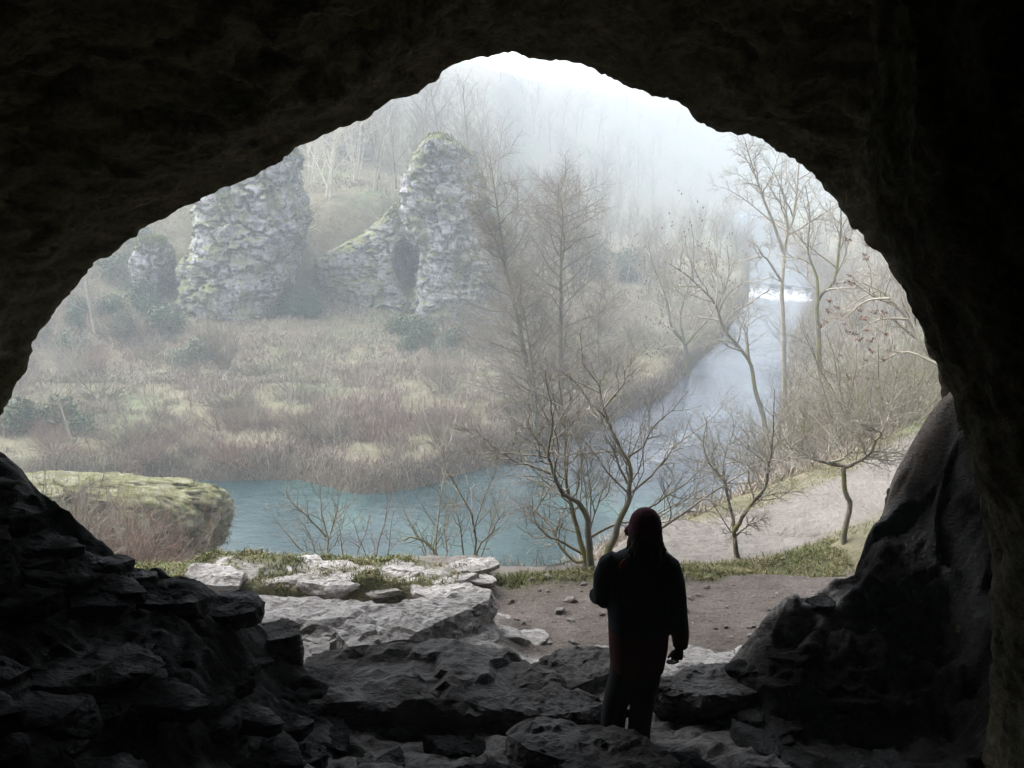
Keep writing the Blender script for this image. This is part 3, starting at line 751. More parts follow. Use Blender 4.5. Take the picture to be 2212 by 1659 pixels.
M['bark'] = mat_bark('grey_brown_bark', (.11, .10, .082), (.28, .26, .22), .55)
M['twig'] = mat_bark('pale_twigs', (.17, .155, .13), (.36, .335, .29), .15, 5)
M['alder'] = mat_bark('alder_bark', (.10, .09, .07), (.20, .185, .145), .7, 4)
M['alder_twig'] = mat_bark('alder_twigs', (.13, .105, .085), (.24, .20, .165), .35, 2)
M['ash'] = mat_bark('ash_bark', (.26, .235, .19), (.42, .385, .32), .2, 4)
M['pale_ash'] = mat_bark('pale_ash_bark', (.42, .38, .31), (.62, .58, .5), .1, 4)
M['ash_twig'] = mat_bark('ash_twigs', (.22, .195, .155), (.38, .34, .28), .1, 3)
M['red_twig'] = mat_bark('reddish_twigs', (.13, .085, .065), (.29, .20, .16), 0, 3)
M['dark_bark'] = mat_bark('dark_wet_bark', (.06, .052, .042), (.16, .145, .115), .45)
M['lichen_twig'] = mat_bark('lichen_twigs', (.13, .12, .085), (.27, .25, .19), .45, 3)

def stems(wood, lines, Y, r0, r1, lev_=0, sp=None, kn=6, t0=.35, drift=.25, fine=3):
    """main stems given by where they stand; each wanders a little in depth"""
    for ln in lines:
        pts = ln[0] if isinstance(ln[0], list) else ln
        a = r0 if not isinstance(ln, tuple) else ln[1]; b = r1 if not isinstance(ln, tuple) else ln[2]; dY = 0 if not isinstance(ln, tuple) or len(ln) < 4 else ln[3]
        l2 = ln if not isinstance(ln, tuple) else 0
        y = Y; P = []; s = random.choice((-1, 1)) * drift if not dY else dY
        for i, (px, py) in enumerate(pts): P.append(at(px, py, Y + s * i / (len(pts) - 1)))
        P = np.array(P); t = np.linspace(0, len(P) - 1, (len(P) - 1) * fine + 1)
        # Catmull-Rom through the points
        Pe = np.vstack([2 * P[0] - P[1], P, 2 * P[-1] - P[-2]]); out = []
        for v in t:
            i = min(int(v), len(P) - 2); f = v - i; p0, p1, p2, p3 = Pe[i:i + 4]
            out.append(.5 * ((2 * p1) + (p2 - p0) * f + (2 * p0 - 5 * p1 + 4 * p2 - p3) * f * f + (3 * p1 - p0 - 3 * p2 + p3) * f ** 3))
        out = [tuple(o + np.random.default_rng(i).normal(0, .004, 3)) for i, o in enumerate(out)]
        rad = list((a * .82 + (b * .55 - a * .82) * (np.linspace(0, 1, len(out)) ** .7)))
        wood.add(lev_, out, rad)
        if sp:
            L = float(np.linalg.norm(np.diff(np.array(out), axis=0), axis=1).sum())
            wood.kids(out, rad, L, 0, sp, kn=kn, t0=t0)

# --- near multi-stemmed tree behind the person
SPN = [lev(lr=.42, ls=.35, ang=44, cr=.009, lmax=1.05), lev(7, .19, .05, .22, 7, .15, .62, .4, 42, .0048, **{'as': 2}), lev(5, .24, .03, .3, 5, .15, .62, .4, 45, .003, **{'as': 3}), lev(4, .28, .0, .35, 0)]
w_ = Wood()
stems(w_, [([(1276, 1256), (1262, 1199), (1250, 1155), (1237, 1098), (1223, 1044), (1221, 1003), (1220, 936), (1218, 888), (1203, 800)], .05, .006, .5),
           ([(1280, 1256), (1271, 1172), (1269, 1122), (1250, 1084), (1216, 1068), (1199, 1030), (1188, 997), (1184, 980), (1193, 915), (1189, 868), (1176, 800)], .055, .006, -.4),
           ([(1296, 1256), (1310, 1200), (1328, 1159), (1338, 1125), (1355, 1091), (1360, 1054), (1362, 1013), (1352, 986), (1328, 946), (1304, 882), (1294, 834), (1277, 811), (1260, 784), (1252, 720)], .06, .006, .6)], 8.05, .05, .006, 0, SPN, 19, .25)
stems(w_, [([(1184, 980), (1159, 949), (1132, 922), (1112, 902), (1054, 888)], .018, .004, .3), ([(1189, 1024), (1152, 1008), (1108, 993), (1047, 946), (1027, 932), (1000, 924)], .022, .004, -.3),
           ([(1108, 993), (1061, 988), (1000, 975)], .012, .004, -.2), ([(1265, 1213), (1237, 1210), (1203, 1169), (1189, 1135), (1152, 1105), (1101, 1084)], .034, .008, .35),
           ([(1262, 1200), (1216, 1172), (1180, 1155), (1159, 1128), (1150, 1100), (1150, 1071)], .024, .006, -.2), ([(1155, 1105), (1176, 1071), (1206, 1024), (1208, 986)], .014, .004, .2),
           ([(1304, 882), (1342, 834), (1358, 800), (1370, 733)], .017, .004, .3), ([(1365, 1064), (1406, 1027), (1440, 990), (1463, 959), (1541, 902), (1575, 844)], .02, .004, .5),
           ([(1358, 986), (1389, 963), (1413, 919), (1453, 885), (1487, 844)], .018, .004, -.3), ([(1356, 1045), (1331, 993), (1325, 953), (1318, 900)], .02, .006, .2),
           ([(1277, 1160), (1321, 1135), (1370, 1125), (1423, 1115), (1473, 1084), (1548, 1037), (1600, 1024)], .024, .005, .5), ([(1370, 1140), (1429, 1139), (1490, 1098), (1548, 1057), (1595, 1030), (1650, 985)], .024, .005, -.3),
           ([(1380, 1105), (1416, 1088), (1480, 1044), (1541, 990), (1600, 959)], .018, .004, .3), ([(1273, 1150), (1290, 1090), (1315, 1030), (1320, 985), (1365, 955)], .016, .005, .3),
           ([(1272, 1140), (1264, 1060), (1258, 1000), (1255, 930)], .010, .004, .1), ([(1276, 1140), (1275, 1060), (1268, 1000), (1262, 950)], .010, .004, -.1)], 8.2, .02, .005, 1, SPN, 11, .15)
make_tree('multi_stem_tree', w_, tuple(at(1280, 1256, 8.05)), 'bare multi-stemmed tree with curling boughs growing on the bank edge before the person', (M['bark'], M['twig']))

w_ = Wood()
stems(w_, [([(1609, 1258), (1596, 1216), (1589, 1183), (1586, 1140)], .06, .045, .02)], 9.0, .06, .03, 0)
stems(w_, [([(1587, 1150), (1582, 1119), (1568, 1055), (1560, 1030), (1532, 1002), (1520, 960), (1528, 900)], .034, .005, .3), ([(1588, 1145), (1596, 1130), (1621, 1091), (1654, 1052), (1661, 1000), (1668, 966), (1671, 911), (1674, 840)], .04, .005, -.3)], 9.0, .03, .005, 0, SPN, 20, .2)
stems(w_, [([(1588, 1160), (1610, 1138), (1632, 1127), (1659, 1116)], .02, .012, .1), ([(1580, 1148), (1574, 1144), (1541, 1088), (1520, 1070)], .016, .004, -.2), ([(1592, 1222), (1571, 1213), (1546, 1196)], .010, .004, .1),
           ([(1641, 1074), (1699, 1063), (1749, 1062)], .011, .004, .2), ([(1560, 1030), (1566, 980), (1585, 930), (1580, 880)], .015, .004, .2), ([(1661, 1000), (1630, 950), (1615, 900)], .014, .004, .2)], 9.0, .02, .005, 1, SPN, 12, .15)
make_tree('small_tree', w_, tuple(at(1609, 1258, 9.0)), 'small dark bare tree with a forked trunk on the grass strip beside the path', (M['dark_bark'], M['twig']))

SPC = [lev(lr=.5, ls=.3, ang=50, cr=.010, lmax=1.2), lev(7, .3, .05, .22, 7, .12, .62, .4, 50, .005, **{'as': 2}), lev(5, .34, .03, .3, 5, .15, .62, .4, 50, .003, **{'as': 3}), lev(4, .36, .0, .35, 0)]
w_ = Wood()
stems(w_, [([(1846, 1242), (1832, 1199), (1822, 1169), (1829, 1127), (1836, 1094), (1826, 1061), (1822, 1019), (1826, 1006)], .058, .048, .05)], 9.4, .05, .04, 0)
stems(w_, [([(1826, 1006), (1793, 1002), (1757, 990), (1738, 977), (1707, 969), (1707, 952), (1715, 922), (1700, 880)], .036, .006, .4), ([(1826, 1008), (1837, 1004), (1862, 991), (1882, 975), (1893, 950), (1904, 936), (1885, 927), (1860, 915)], .042, .008, -.3)], 9.45, .03, .01, 0, SPC, 19, .15)
stems(w_, [([(1793, 1000), (1818, 991), (1837, 976), (1860, 950), (1868, 930), (1830, 890)], .025, .005, .4), ([(1868, 986), (1898, 988), (1932, 976), (1976, 970)], .02, .008, .3), ([(1762, 990), (1743, 955), (1743, 911), (1735, 870), (1745, 820)], .014, .004, .3),
           ([(1868, 945), (1850, 900), (1810, 860), (1795, 820)], .016, .004, .5), ([(1893, 950), (1920, 900), (1940, 850), (1985, 820)], .016, .004, .4), ([(1862, 990), (1900, 930), (1960, 890)], .015, .004, .5)], 9.45, .02, .005, 1, SPC, 15, .12)
make_tree('crooked_tree', w_, tuple(at(1846, 1242, 9.4)), 'crooked bare tree whose bent trunk forks into a flat T beside the cave wall', (M['bark'], M['twig']))

# --- saplings below the brow
SPS = [lev(lr=.36, ls=.3, ang=40, cr=.006, lmax=.7), lev(5, .18, .06, .3, 5, .2, .55, .4, 42, .004, **{'as': 2}), lev(4, .24, .03, .35, 3, .2, .6, .4, 45, .0026, **{'as': 3}), lev(3, .25, .0, .4, 0)]
def sapling(name, lines, Y, label, mats, kn=14):
    w = Wood(); stems(w, lines, Y, .014, .004, 0, SPS, kn, .2)
    b = min((p for ps, r in w.lv[0] for p in ps), key=lambda p: p[2]); make_tree(name, w, b, label, mats)
sapling('sapling', [([(735, 1270), (728, 1226), (708, 1196), (710, 1163), (695, 1113), (693, 1071), (689, 1027)], .022, .005, .2), ([(712, 1165), (717, 1138), (745, 1100), (770, 1075)], .012, .004, .2), ([(705, 1160), (661, 1113), (625, 1079), (620, 1049)], .014, .004, -.2),
                    ([(680, 1265), (678, 1218), (620, 1154), (581, 1099)], .014, .004, .1), ([(700, 1262), (670, 1160), (640, 1110)], .011, .004, .1), ([(715, 1150), (728, 1100), (735, 1060), (745, 1030)], .010, .004, -.1)], 8.7,
        'pale spreading sapling rising from the grassy edge over the teal water', (M['twig'], M['twig']))
sapling('sapling', [([(742, 1262), (740, 1200), (735, 1150), (725, 1110)], .010, .004, .1), ([(765, 1262), (768, 1210), (790, 1150), (800, 1110)], .010, .004, .1), ([(790, 1262), (790, 1200), (770, 1150), (765, 1115)], .010, .004, -.1), ([(805, 1262), (812, 1200), (830, 1130), (838, 1080), (825, 1030)], .012, .004, .2), ([(825, 1258), (840, 1180), (850, 1100)], .010, .004, .2)], 8.8,
        'thin reddish sapling clump on the bank between the pale sapling and the mossy stump', (M['red_twig'], M['red_twig']), 7)
sapling('leaning_stump_tree', [([(965, 1262), (950, 1221), (940, 1195), (930, 1178), (911, 1168), (890, 1160), (872, 1168)], .042, .012, .2), ([(905, 1166), (890, 1140), (880, 1110)], .012, .005, .2), ([(935, 1185), (945, 1150), (975, 1120)], .012, .004, .2)], 8.6,
        'dark mossy leaning stump with stubby boughs at the grassy brow', (M['dark_bark'], M['twig']), 8)
sapling('sapling', [([(945, 1258), (941, 1210), (947, 1113), (958, 1043), (962, 985), (950, 930)], .016, .004, .2), ([(955, 1258), (965, 1190), (960, 1130), (975, 1080)], .012, .004, -.2), ([(930, 1258), (915, 1180), (880, 1120), (870, 1080)], .010, .004, .1)], 8.5,
        'slim straight pale sapling beside the mossy leaning stump', (M['ash'], M['twig']))
sapling('sapling', [([(1020, 1258), (1027, 1168), (1019, 1113), (1005, 1082), (980, 1043), (961, 1005), (957, 970), (940, 930)], .02, .004, .3), ([(1022, 1250), (1030, 1190), (1063, 1149), (1077, 1121), (1097, 1103)], .018, .006, -.2), ([(1008, 1258), (994, 1143), (985, 1100), (970, 1070)], .014, .004, .2),
                    ([(1028, 1240), (1050, 1170), (1075, 1090), (1085, 1040)], .012, .004, .3), ([(1022, 1150), (1040, 1090), (1070, 1020), (1090, 980)], .012, .004, .3)], 8.4,
        'forked grey sapling on the brow just left of the multi-stemmed tree', (M['bark'], M['twig']))
sapling('sapling', [([(1500, 1200), (1492, 1165), (1480, 1130), (1478, 1100)], .014, .004, .1), ([(1503, 1200), (1500, 1150), (1505, 1110), (1500, 1080)], .012, .004, .1), ([(1508, 1200), (1515, 1160), (1535, 1130)], .010, .004, .1)], 10.4,
        'little twiggy sapling on the far edge of the path by the blue water', (M['bark'], M['twig']), 10)

# --- alders on the far bank
SPA = [lev(kids=46, t0=.12, lr=.36, ls=.6, ang=60, cr=.034, tap=.12), lev(7, .13, .03, .22, 13, .1, .5, .45, 50, .011), lev(4, .18, .02, .35, 7, .1, .65, .4, 45, .0075), lev(3, .22, .02, .4, 0)]
def alder(name, lines, Y, label, kn=40, t0=.12):
    w = Wood(); stems(w, lines, Y, .2, .03, 0, SPA, kn, t0, .3)
    make_tree(name, w, w.lv[0][0][0][0], label, (M['alder'], M['alder_twig']))
alder('alder_tree', [([(1166, 985), (1152, 860), (1132, 760), (1112, 660), (1095, 590), (1082, 500), (1070, 420), (1058, 335)], .20, .02, .6), ([(1160, 960), (1156, 860), (1146, 760), (1134, 690), (1122, 640), (1112, 590)], .12, .03, -.4), ([(1098, 600), (1075, 530), (1050, 480), (1020, 430)], .09, .02, .5)], 32.2,
      'tall twin-trunked alder with drooping mossy side branches before the limestone tower', 36)
alder('alder_tree', [([(1210, 990), (1210, 860), (1211, 760), (1212, 640), (1212, 540), (1216, 460), (1205, 395)], .20, .02, .5)], 33.6,
      'tall straight single-trunked alder on the far bank', 62)
alder('alder_tree', [([(1300, 900), (1296, 820), (1292, 730), (1296, 660), (1300, 600)], .09, .015, .3)], 39, 'young slender alder between the straight alder and the river', 36)

# --- trees along the upper river
SPR = [lev(lr=.36, ls=.35, ang=45, cr=.045, lmax=3.4), lev(7, .19, .05, .25, 8, .15, .55, .4, 45, .016, **{'as': 2}), lev(4, .24, .02, .3, 7, .15, .6, .4, 48, .009, **{'as': 3}), lev(3, .28, .0, .3, 0)]
w_ = Wood()
stems(w_, [([(1697, 930), (1695, 863), (1693, 735), (1691, 671), (1689, 620), (1695, 543), (1704, 496), (1712, 479), (1721, 415), (1725, 363), (1728, 300)], .17, .04, .6), ([(1693, 545), (1669, 479), (1644, 415), (1623, 351), (1610, 308)], .10, .025, -.5)], 32.5, .15, .03, 0, SPR, 13, .45)
stems(w_, [([(1704, 496), (1695, 453), (1665, 406), (1678, 351), (1690, 310)], .06, .02, .5), ([(1688, 607), (1657, 560), (1640, 555), (1600, 565), (1560, 575)], .07, .015, -.5), ([(1657, 560), (1668, 525), (1660, 490)], .04, .015, .4), ([(1690, 610), (1660, 600), (1620, 630), (1590, 632)], .03, .01, .4), ([(1669, 480), (1620, 440), (1575, 410), (1540, 400)], .04, .01, .5), ([(1644, 420), (1600, 380), (1560, 370)], .03, .01, .5)], 32.5, .05, .015, 1, SPR, 9, .2)
make_tree('riverside_tree', w_, tuple(at(1697, 930, 32.5)), 'tall forked grey tree on the right riverbank below the weir', (M['ash'], M['ash_twig']))
w_ = Wood()
stems(w_, [([(1655, 940), (1648, 897), (1631, 841), (1623, 790), (1601, 756), (1563, 709), (1546, 658), (1516, 624), (1478, 590), (1445, 570)], .14, .03, 1.0)], 30, .14, .03, 0, SPR, 20, .35)
stems(w_, [([(1601, 756), (1570, 735), (1535, 740), (1510, 760)], .05, .012, .4), ([(1546, 660), (1550, 600), (1530, 540), (1545, 480)], .05, .012, .6), ([(1516, 624), (1480, 640), (1450, 610), (1430, 590)], .04, .012, .5)], 30.4, .05, .01, 1, SPR, 8, .2)
make_tree('leaning_tree', w_, tuple(at(1655, 940, 30)), 'bare tree leaning far out over the water from the right riverbank', (M['alder'], M['ash_twig']))
w_ = Wood()
stems(w_, [([(1770, 800), (1768, 726), (1766, 649), (1802, 607), (1813, 530), (1817, 470), (1815, 400)], .13, .03, .5), ([(1766, 655), (1764, 600), (1745, 540), (1750, 470), (1740, 400)], .08, .02, .6)], 27, .1, .03, 0, SPR, 14, .35)
make_tree('riverside_tree', w_, tuple(at(1770, 800, 27)), 'bent dark-trunked tree rising from the thicket right of the weir', (M['alder'], M['ash_twig']))
w_ = Wood()
stems(w_, [([(1486, 815), (1482, 769), (1478, 739), (1452, 709), (1443, 662), (1430, 620), (1410, 570), (1400, 520)], .20, .03, .6), ([(1480, 745), (1512, 709), (1530, 690), (1560, 640), (1575, 590), (1570, 530)], .13, .03, -.5), ([(1478, 740), (1470, 680), (1490, 610), (1500, 540), (1490, 470)], .10, .02, .6)], 44.5, .15, .03, 0, SPR, 15, .3)
stems(w_, [([(1455, 712), (1425, 700), (1400, 698)], .06, .02, .4), ([(1470, 752), (1430, 748), (1395, 755)], .05, .015, .4)], 44.5, .05, .02, 1, SPR, 7, .2)
o_catkin = make_tree('catkin_tree', w_, tuple(at(1486, 815, 44.5)), 'wide low pale tree dotted with dark cones on the left bank below the weir', (M['alder'], M['ash_twig']))
CATKIN_TIPS = [p[-1] for p, r in w_.lv[3]][::3]

# tree hanging in from the right with clusters of brown keys
w_ = Wood()
stems(w_, [([(2120, 960), (2075, 860), (2030, 790), (1990, 743), (1964, 696), (1921, 645), (1900, 628), (1860, 610)], .10, .02, .8), ([(2030, 790), (1960, 760), (1900, 780), (1840, 800)], .04, .01, 1.0), ([(1990, 743), (1950, 640), (1905, 560), (1880, 520)], .03, .01, .8), ([(1921, 645), (1870, 650), (1820, 690), (1790, 680)], .03, .01, .6), ([(1960, 690), (1900, 690), (1850, 720)], .03, .01, -.5)], 15, .08, .02, 0, SPR, 8, .3)
o_keys = make_tree('ash_tree', w_, tuple(at(2120, 960, 15)), 'overhanging tree with clusters of brown seed keys beside the right cave wall', (M['ash'], M['ash_twig']))
KEY_TIPS = [p[-1] for p, r in w_.lv[2]] 

# cones on the riverside tree and seed keys on the overhanging one
def blob_mesh(name, r, h):
    n = 6; a = np.arange(n) * 2 * math.pi / n; V = [(0, 0, 0)]
    for f, z in ((.8, .25), (1, .55), (.7, .85)): V += [(r * f * math.cos(t), r * f * math.sin(t), -h * z) for t in a]
    V.append((0, 0, -h)); F3 = [(0, 1 + (i + 1) % n, 1 + i) for i in range(n)] + [(19, 13 + i, 13 + (i + 1) % n) for i in range(n)]
    F4 = [(1 + k * n + i, 1 + k * n + (i + 1) % n, 1 + (k + 1) * n + (i + 1) % n, 1 + (k + 1) * n + i) for k in range(2) for i in range(n)]
    return mesh_np(name, np.array(V), [np.array(F3), np.array(F4)])
M['cone'] = flat('dark_cones', (.07, .05, .04)); M['key'] = flat('brown_keys', (.17, .10, .07), .8, .4, 20)
cm = blob_mesh('cone', .05, .16)
crown = [c for c in o_catkin.children if c.name.startswith('crown')][0]
for p in random.sample(CATKIN_TIPS, min(230, len(CATKIN_TIPS))):
    c = link('cone', cm, M['cone'], crown); c.location = Vector(p) - o_catkin.location; c.scale = [random.uniform(.4, .85)] * 3
def key_mesh():
    VV, FF = [], []; r = np.random.default_rng(2)
    for i in range(14):
        d = r.normal(size=3); d[2] -= .8; d /= np.linalg.norm(d); s = np.cross(d, r.normal(size=3)); s /= np.linalg.norm(s)
        L = .075 * r.uniform(.7, 1.2); o = len(VV)
        VV += [d * .01, d * L * .6 + s * .014, d * L, d * L * .6 - s * .014]; FF.append((o, o + 1, o + 2, o + 3))
    return mesh_np('seed_cluster', np.array(VV), np.array(FF), False)
km = key_mesh()
crown = [c for c in o_keys.children if c.name.startswith('crown')][0]
for p in random.sample(KEY_TIPS, min(110, len(KEY_TIPS))):
    c = link('seed_cluster', km, M['key'], crown); c.location = Vector(p) - o_keys.location; c.rotation_euler = (0, 0, random.random() * 6); c.scale = [random.uniform(.7, 1.3)] * 3

# --- hillside trees and shrubs: prototypes, then copies
def place_xy(px, Y): return (px - 1106) / FPX / .98 * Y
SPH = [lev(kids=16, t0=.25, lr=.42, ls=.45, ang=38, cr=.03), lev(6, .12, .07, .3, 8, .15, .5, .4, 38, .012, **{'as': 2}), lev(4, .17, .05, .4, 6, .1, .6, .4, 38, .007, **{'as': 3}), lev(3, .2, .03, .5, 0)]
def slim_tree(H, nst, spread, sp, r):
    w = Wood()
    for i in range(nst):
        az = random.random() * 6.28; l = spread * random.uniform(.4, 1)
        p = (random.gauss(0, .12), random.gauss(0, .12), -.3); d = unit((math.cos(az) * l, math.sin(az) * l, 1)); n = 8; pts, rad = [p], [r]; st = H * random.uniform(.75, 1.05) / n
        for k in range(n):
            d = unit((d[0] + random.gauss(0, .06), d[1] + random.gauss(0, .06), d[2] + .03)); p = tuple(p[j] + d[j] * st for j in range(3)); pts.append(p); rad.append(r * (1 - .88 * (k + 1) / n))
        w.add(0, pts, rad); w.kids(pts, rad, H, 0, sp, kn=sp[0]['kids'] / (nst ** .5))
    return w
SPB = [lev(kids=6, t0=.1, lr=.48, ls=.35, ang=38, cr=.010), lev(4, .22, .05, .3, 5, .15, .6, .4, 42, .006, **{'as': 2}), lev(3, .26, .02, .35, 3, .1, .7, .4, 45, .0045, **{'as': 3}), lev(3, .3, .0, .2, 0)]
def bush(H, nst, spread=.9):
    w = Wood()
    for i in range(nst):
        az = i * 2.4; l = spread * random.uniform(.3, 1.3)
        p = (random.gauss(0, .15), random.gauss(0, .15), -.2); d = unit((math.cos(az) * l, math.sin(az) * l, 1)); n = 6; r = .022; pts, rad = [p], [r]; st = H * random.uniform(.6, 1.1) / n
        for k in range(n):
            d = unit((d[0] + random.gauss(0, .13), d[1] + random.gauss(0, .13), d[2] + random.gauss(-.02, .1))); p = tuple(p[j] + d[j] * st for j in range(3)); pts.append(p); rad.append(r * (1 - .8 * (k + 1) / n))
        w.add(0 if i < 5 else 1, pts, rad); w.kids(pts, rad, H, 0, SPB)
    return w

def scatter(name, protos, spots, label, group, mats, category='tree', sc=(.8, 1.2)):
    made = []
    ps = []
    for i, (x, y) in enumerate(spots):
        z = float(ground_at(x, y)[0]); k = i % len(protos)
        s = random.uniform(*sc); lab = label[k] if isinstance(label, (list, tuple)) else label
        if len(ps) <= k:
            o = make_tree(name, protos[k], (0, 0, 0), lab, mats[k % len(mats)], group, category); ps.append(o)
            o.location = (x, y, z); o.scale = (s, s, s)
        else: o = copy_tree(ps[k], (x, y, z), random.random() * 6.28, s, lab, group)
        made.append(o)
    return made

ASH = (M['ash'], M['ash_twig']); ALD = (M['alder'], M['alder_twig']); BSH = (M['alder_twig'], M['alder_twig']); RED = (M['red_twig'], M['red_twig'])
PALE = (M['pale_ash'], M['pale_ash'])
ashp = [slim_tree(6.5, 6, .32, SPH, .075), slim_tree(6, 5, .38, SPH, .07)]
def one(protos, k, px, Y, label, mats, sc=1.0, name='tree', category='tree', rz=None):
    x = place_xy(px, Y); z = float(ground_at(x, Y)[0]); o = make_tree(name, protos[k], (0, 0, 0), label, mats, None, category); o.location = (x, Y, z); o.scale = (sc,) * 3
    o.rotation_euler.z = random.random() * 6 if rz is None else rz
    return o
one(ashp, 0, 652, 55.5, 'pale ash clump of long straight stems between the broad cliff and the low wall', PALE, 1.0, 'ash_clump')
one(ashp, 1, 722, 60, 'fan of pale slender ash stems on the slope above the low limestone wall', PALE, 1.25, 'ash_clump')
one(ashp, 0, 785, 67, 'pale ash clump highest on the slope behind the low wall', PALE, 1.1, 'ash_clump')
one(ashp, 1, 690, 66, 'pale ash clump on the slope behind the right edge of the broad cliff', PALE, 1.1, 'ash_clump')
# wooded ridge
woods = [slim_tree(7, 1, .1, SPH, .09), slim_tree(6, 2, .25, SPH, .075), slim_tree(8, 1, .15, SPH, .10)]
spots = []
for i in range(190):
    Y = 62 + 110 * random.random() ** 1.5; px = random.uniform(560, 1250 + 1.2 * (Y - 62))
    if Y < 70 and 640 < px < 800: continue
    spots.append((place_xy(px, Y), Y))
spots += [(place_xy(px, Y), Y) for px, Y in [(random.uniform(1120, 1560), random.uniform(150, 245)) for _ in range(45)] if pl_dist(FOOT, np.array([place_xy(px, Y)]), np.array([Y]))[0] > 4]
scatter('bare_tree', woods, spots, ['slender dark single-stemmed tree in the misty wood above the crags', 'pale twin-stemmed bare tree in the misty wood above the crags', 'tall brown single-stemmed tree in the misty wood above the crags'], 'trees of the misty hillside wood', (ALD, ASH, BSH), sc=(.7, 1.15))
spots = [(place_xy(random.uniform(1180, 1560), Y), Y) for Y in [random.uniform(56, 135) for _ in range(72)]]
spots = [(x, y) for x, y in spots if pl_dist(LBANK, np.array([x]), np.array([y]))[0] > 2.0]
scatter('bare_tree', woods[:2], spots, ['pale straight single-stemmed tree on the hill foot beside the upper river', 'brown twin-stemmed tree on the hill foot beside the upper river'], 'trees along the hill foot by the upper river', (ASH, BSH), sc=(.6, .95))
# shrubs
bushes = [bush(2.6, 16), bush(2.2, 14, 1.2), bush(3.2, 15, .6)]
spots = []
while len(spots) < 46:
    px = random.uniform(930, 1440); Y = random.uniform(36, 56); x = place_xy(px, Y)
    if pl_dist(LBANK, np.array([x]), np.array([Y]))[0] > 2.6: spots.append((x, Y))
scatter('bare_shrub', bushes, spots, ['rounded brown shrub in the scrub behind the alders', 'wide sprawling mossy shrub in the scrub behind the alders', 'upright pale shrub in the scrub behind the alders'], 'shrubs behind the alders', (BSH, ALD, ASH), 'shrub', (.6, 1.15))
spots = []
while len(spots) < 44:
    px = random.uniform(1690, 2060); Y = random.uniform(14.5, 34); x = place_xy(px, Y); d = pl_dist(BROW, np.array([x]), np.array([Y]))[0]
    if .8 < d and pl_dist(RBANK, np.array([x]), np.array([Y]))[0] < -.8: spots.append((x, Y))
scatter('tangled_bush', [bush(2.4, 16), bush(2.0, 14, 1.2), bush(2.8, 14, .8)], spots, ['rounded brown bush in the thicket between the path and the right riverbank', 'sprawling pale-twigged bush in the thicket between the path and the right riverbank', 'yellow-lichened bush in the thicket between the path and the right riverbank'], 'bushes of the riverside thicket', (BSH, (M['twig'], M['twig']), (M['lichen_twig'], M['lichen_twig'])), 'bush', (.7, 1.1))
spots = [(place_xy(random.uniform(1640, 1950), Y), Y) for Y in [random.uniform(40, 120) for _ in range(60)]]
spots = [(x, y) for x, y in spots if pl_dist(RBANK, np.array([x]), np.array([y]))[0] < -1.5]
scatter('bare_tree', woods[:2] , spots, ['pale single-stemmed tree on the right bank of the upper river beyond the thicket', 'mossy twin-stemmed tree on the right bank of the upper river beyond the thicket'], 'trees on the right bank of the upper river', (ASH, ALD), sc=(.5, .8))
spots = []
while len(spots) < 60:
    px = random.uniform(-60, 860); Y = random.uniform(41, 62); x = place_xy(px, Y)
    if 350 < px < 680 and Y > 44: continue
    if 480 < px < 880 and Y < 50: continue
    if 660 < px and Y > 50: continue
    spots.append((x, Y))
scatter('bare_shrub', bushes, spots, ['rounded brown shrub on the hillside around the broad cliff', 'wide mossy shrub on the hillside around the broad cliff', 'upright pale shrub on the hillside around the broad cliff'], 'shrubs on the hillside by the cliffs', (BSH, ALD, ASH), 'shrub', (.5, 1.0))
one([bush(3.6, 26, .45)], 0, 482, 42.5, 'large brushy grey bush standing before the foot of the broad cliff', BSH, 1.0, 'brushy_bush', 'bush')
one([bush(3.0, 14, 1.1)], 0, 630, 38.5, 'yellow-lichened scraggy bush on the flat meadow', (M['lichen_twig'], M['lichen_twig']), 1.1, 'lichened_bush', 'bush')
one([bush(2.3, 20, .5)], 0, 200, 41.5, 'reddish upright bush at the foot of the left slope', RED, .9, 'reddish_bush', 'bush')
one([slim_tree(5, 2, .45, SPH, .16)], 0, 212, 46, 'leaning pale tree among ivy on the left slope', ASH, .95, 'leaning_tree')
one([slim_tree(2.8, 1, .15, SPB, .07)], 0, 118, 30.6, 'short pale snag leaning at the far water edge behind the boulder', ASH, 1.0, 'snag')
one([bush(2.4, 18, 1.3)], 0, 60, 34, 'dark sprawling bush on the flat behind the boulder', ALD, 1.2, 'sprawling_bush', 'bush')
spots = []
while len(spots) < 34:
    px = random.uniform(-40, 1180); Y = random.uniform(27.4, 34); x = place_xy(px, Y)
    if pl_dist(LBANK, np.array([x]), np.array([Y]))[0] > .2: spots.append((x, Y))
scatter('bankside_bush', [bush(1.5, 18, 1.4), bush(1.3, 20, 1.0)], spots, ['low arching reddish bush overhanging the far waterline', 'low dense brown bush overhanging the far waterline'], 'bushes along the far waterline', (RED, BSH), 'bush', (.6, 1.1))
spots = [(place_xy(px, Y), Y) for px, Y in [(20, 12.4), (70, 12.2), (130, 12.5), (200, 12.3), (100, 11.6), (180, 11.5), (40, 11.4), (265, 12.6)]]
scatter('bramble', [bush(2.2, 22, .8), bush(2.0, 20, .45)], spots, ['pale spreading bramble growing against the front of the mossy boulder', 'reddish upright bramble growing against the front of the mossy boulder'], 'brambles before the boulder', ((M['twig'], M['twig']), RED), 'bramble', (.8, 1.2))

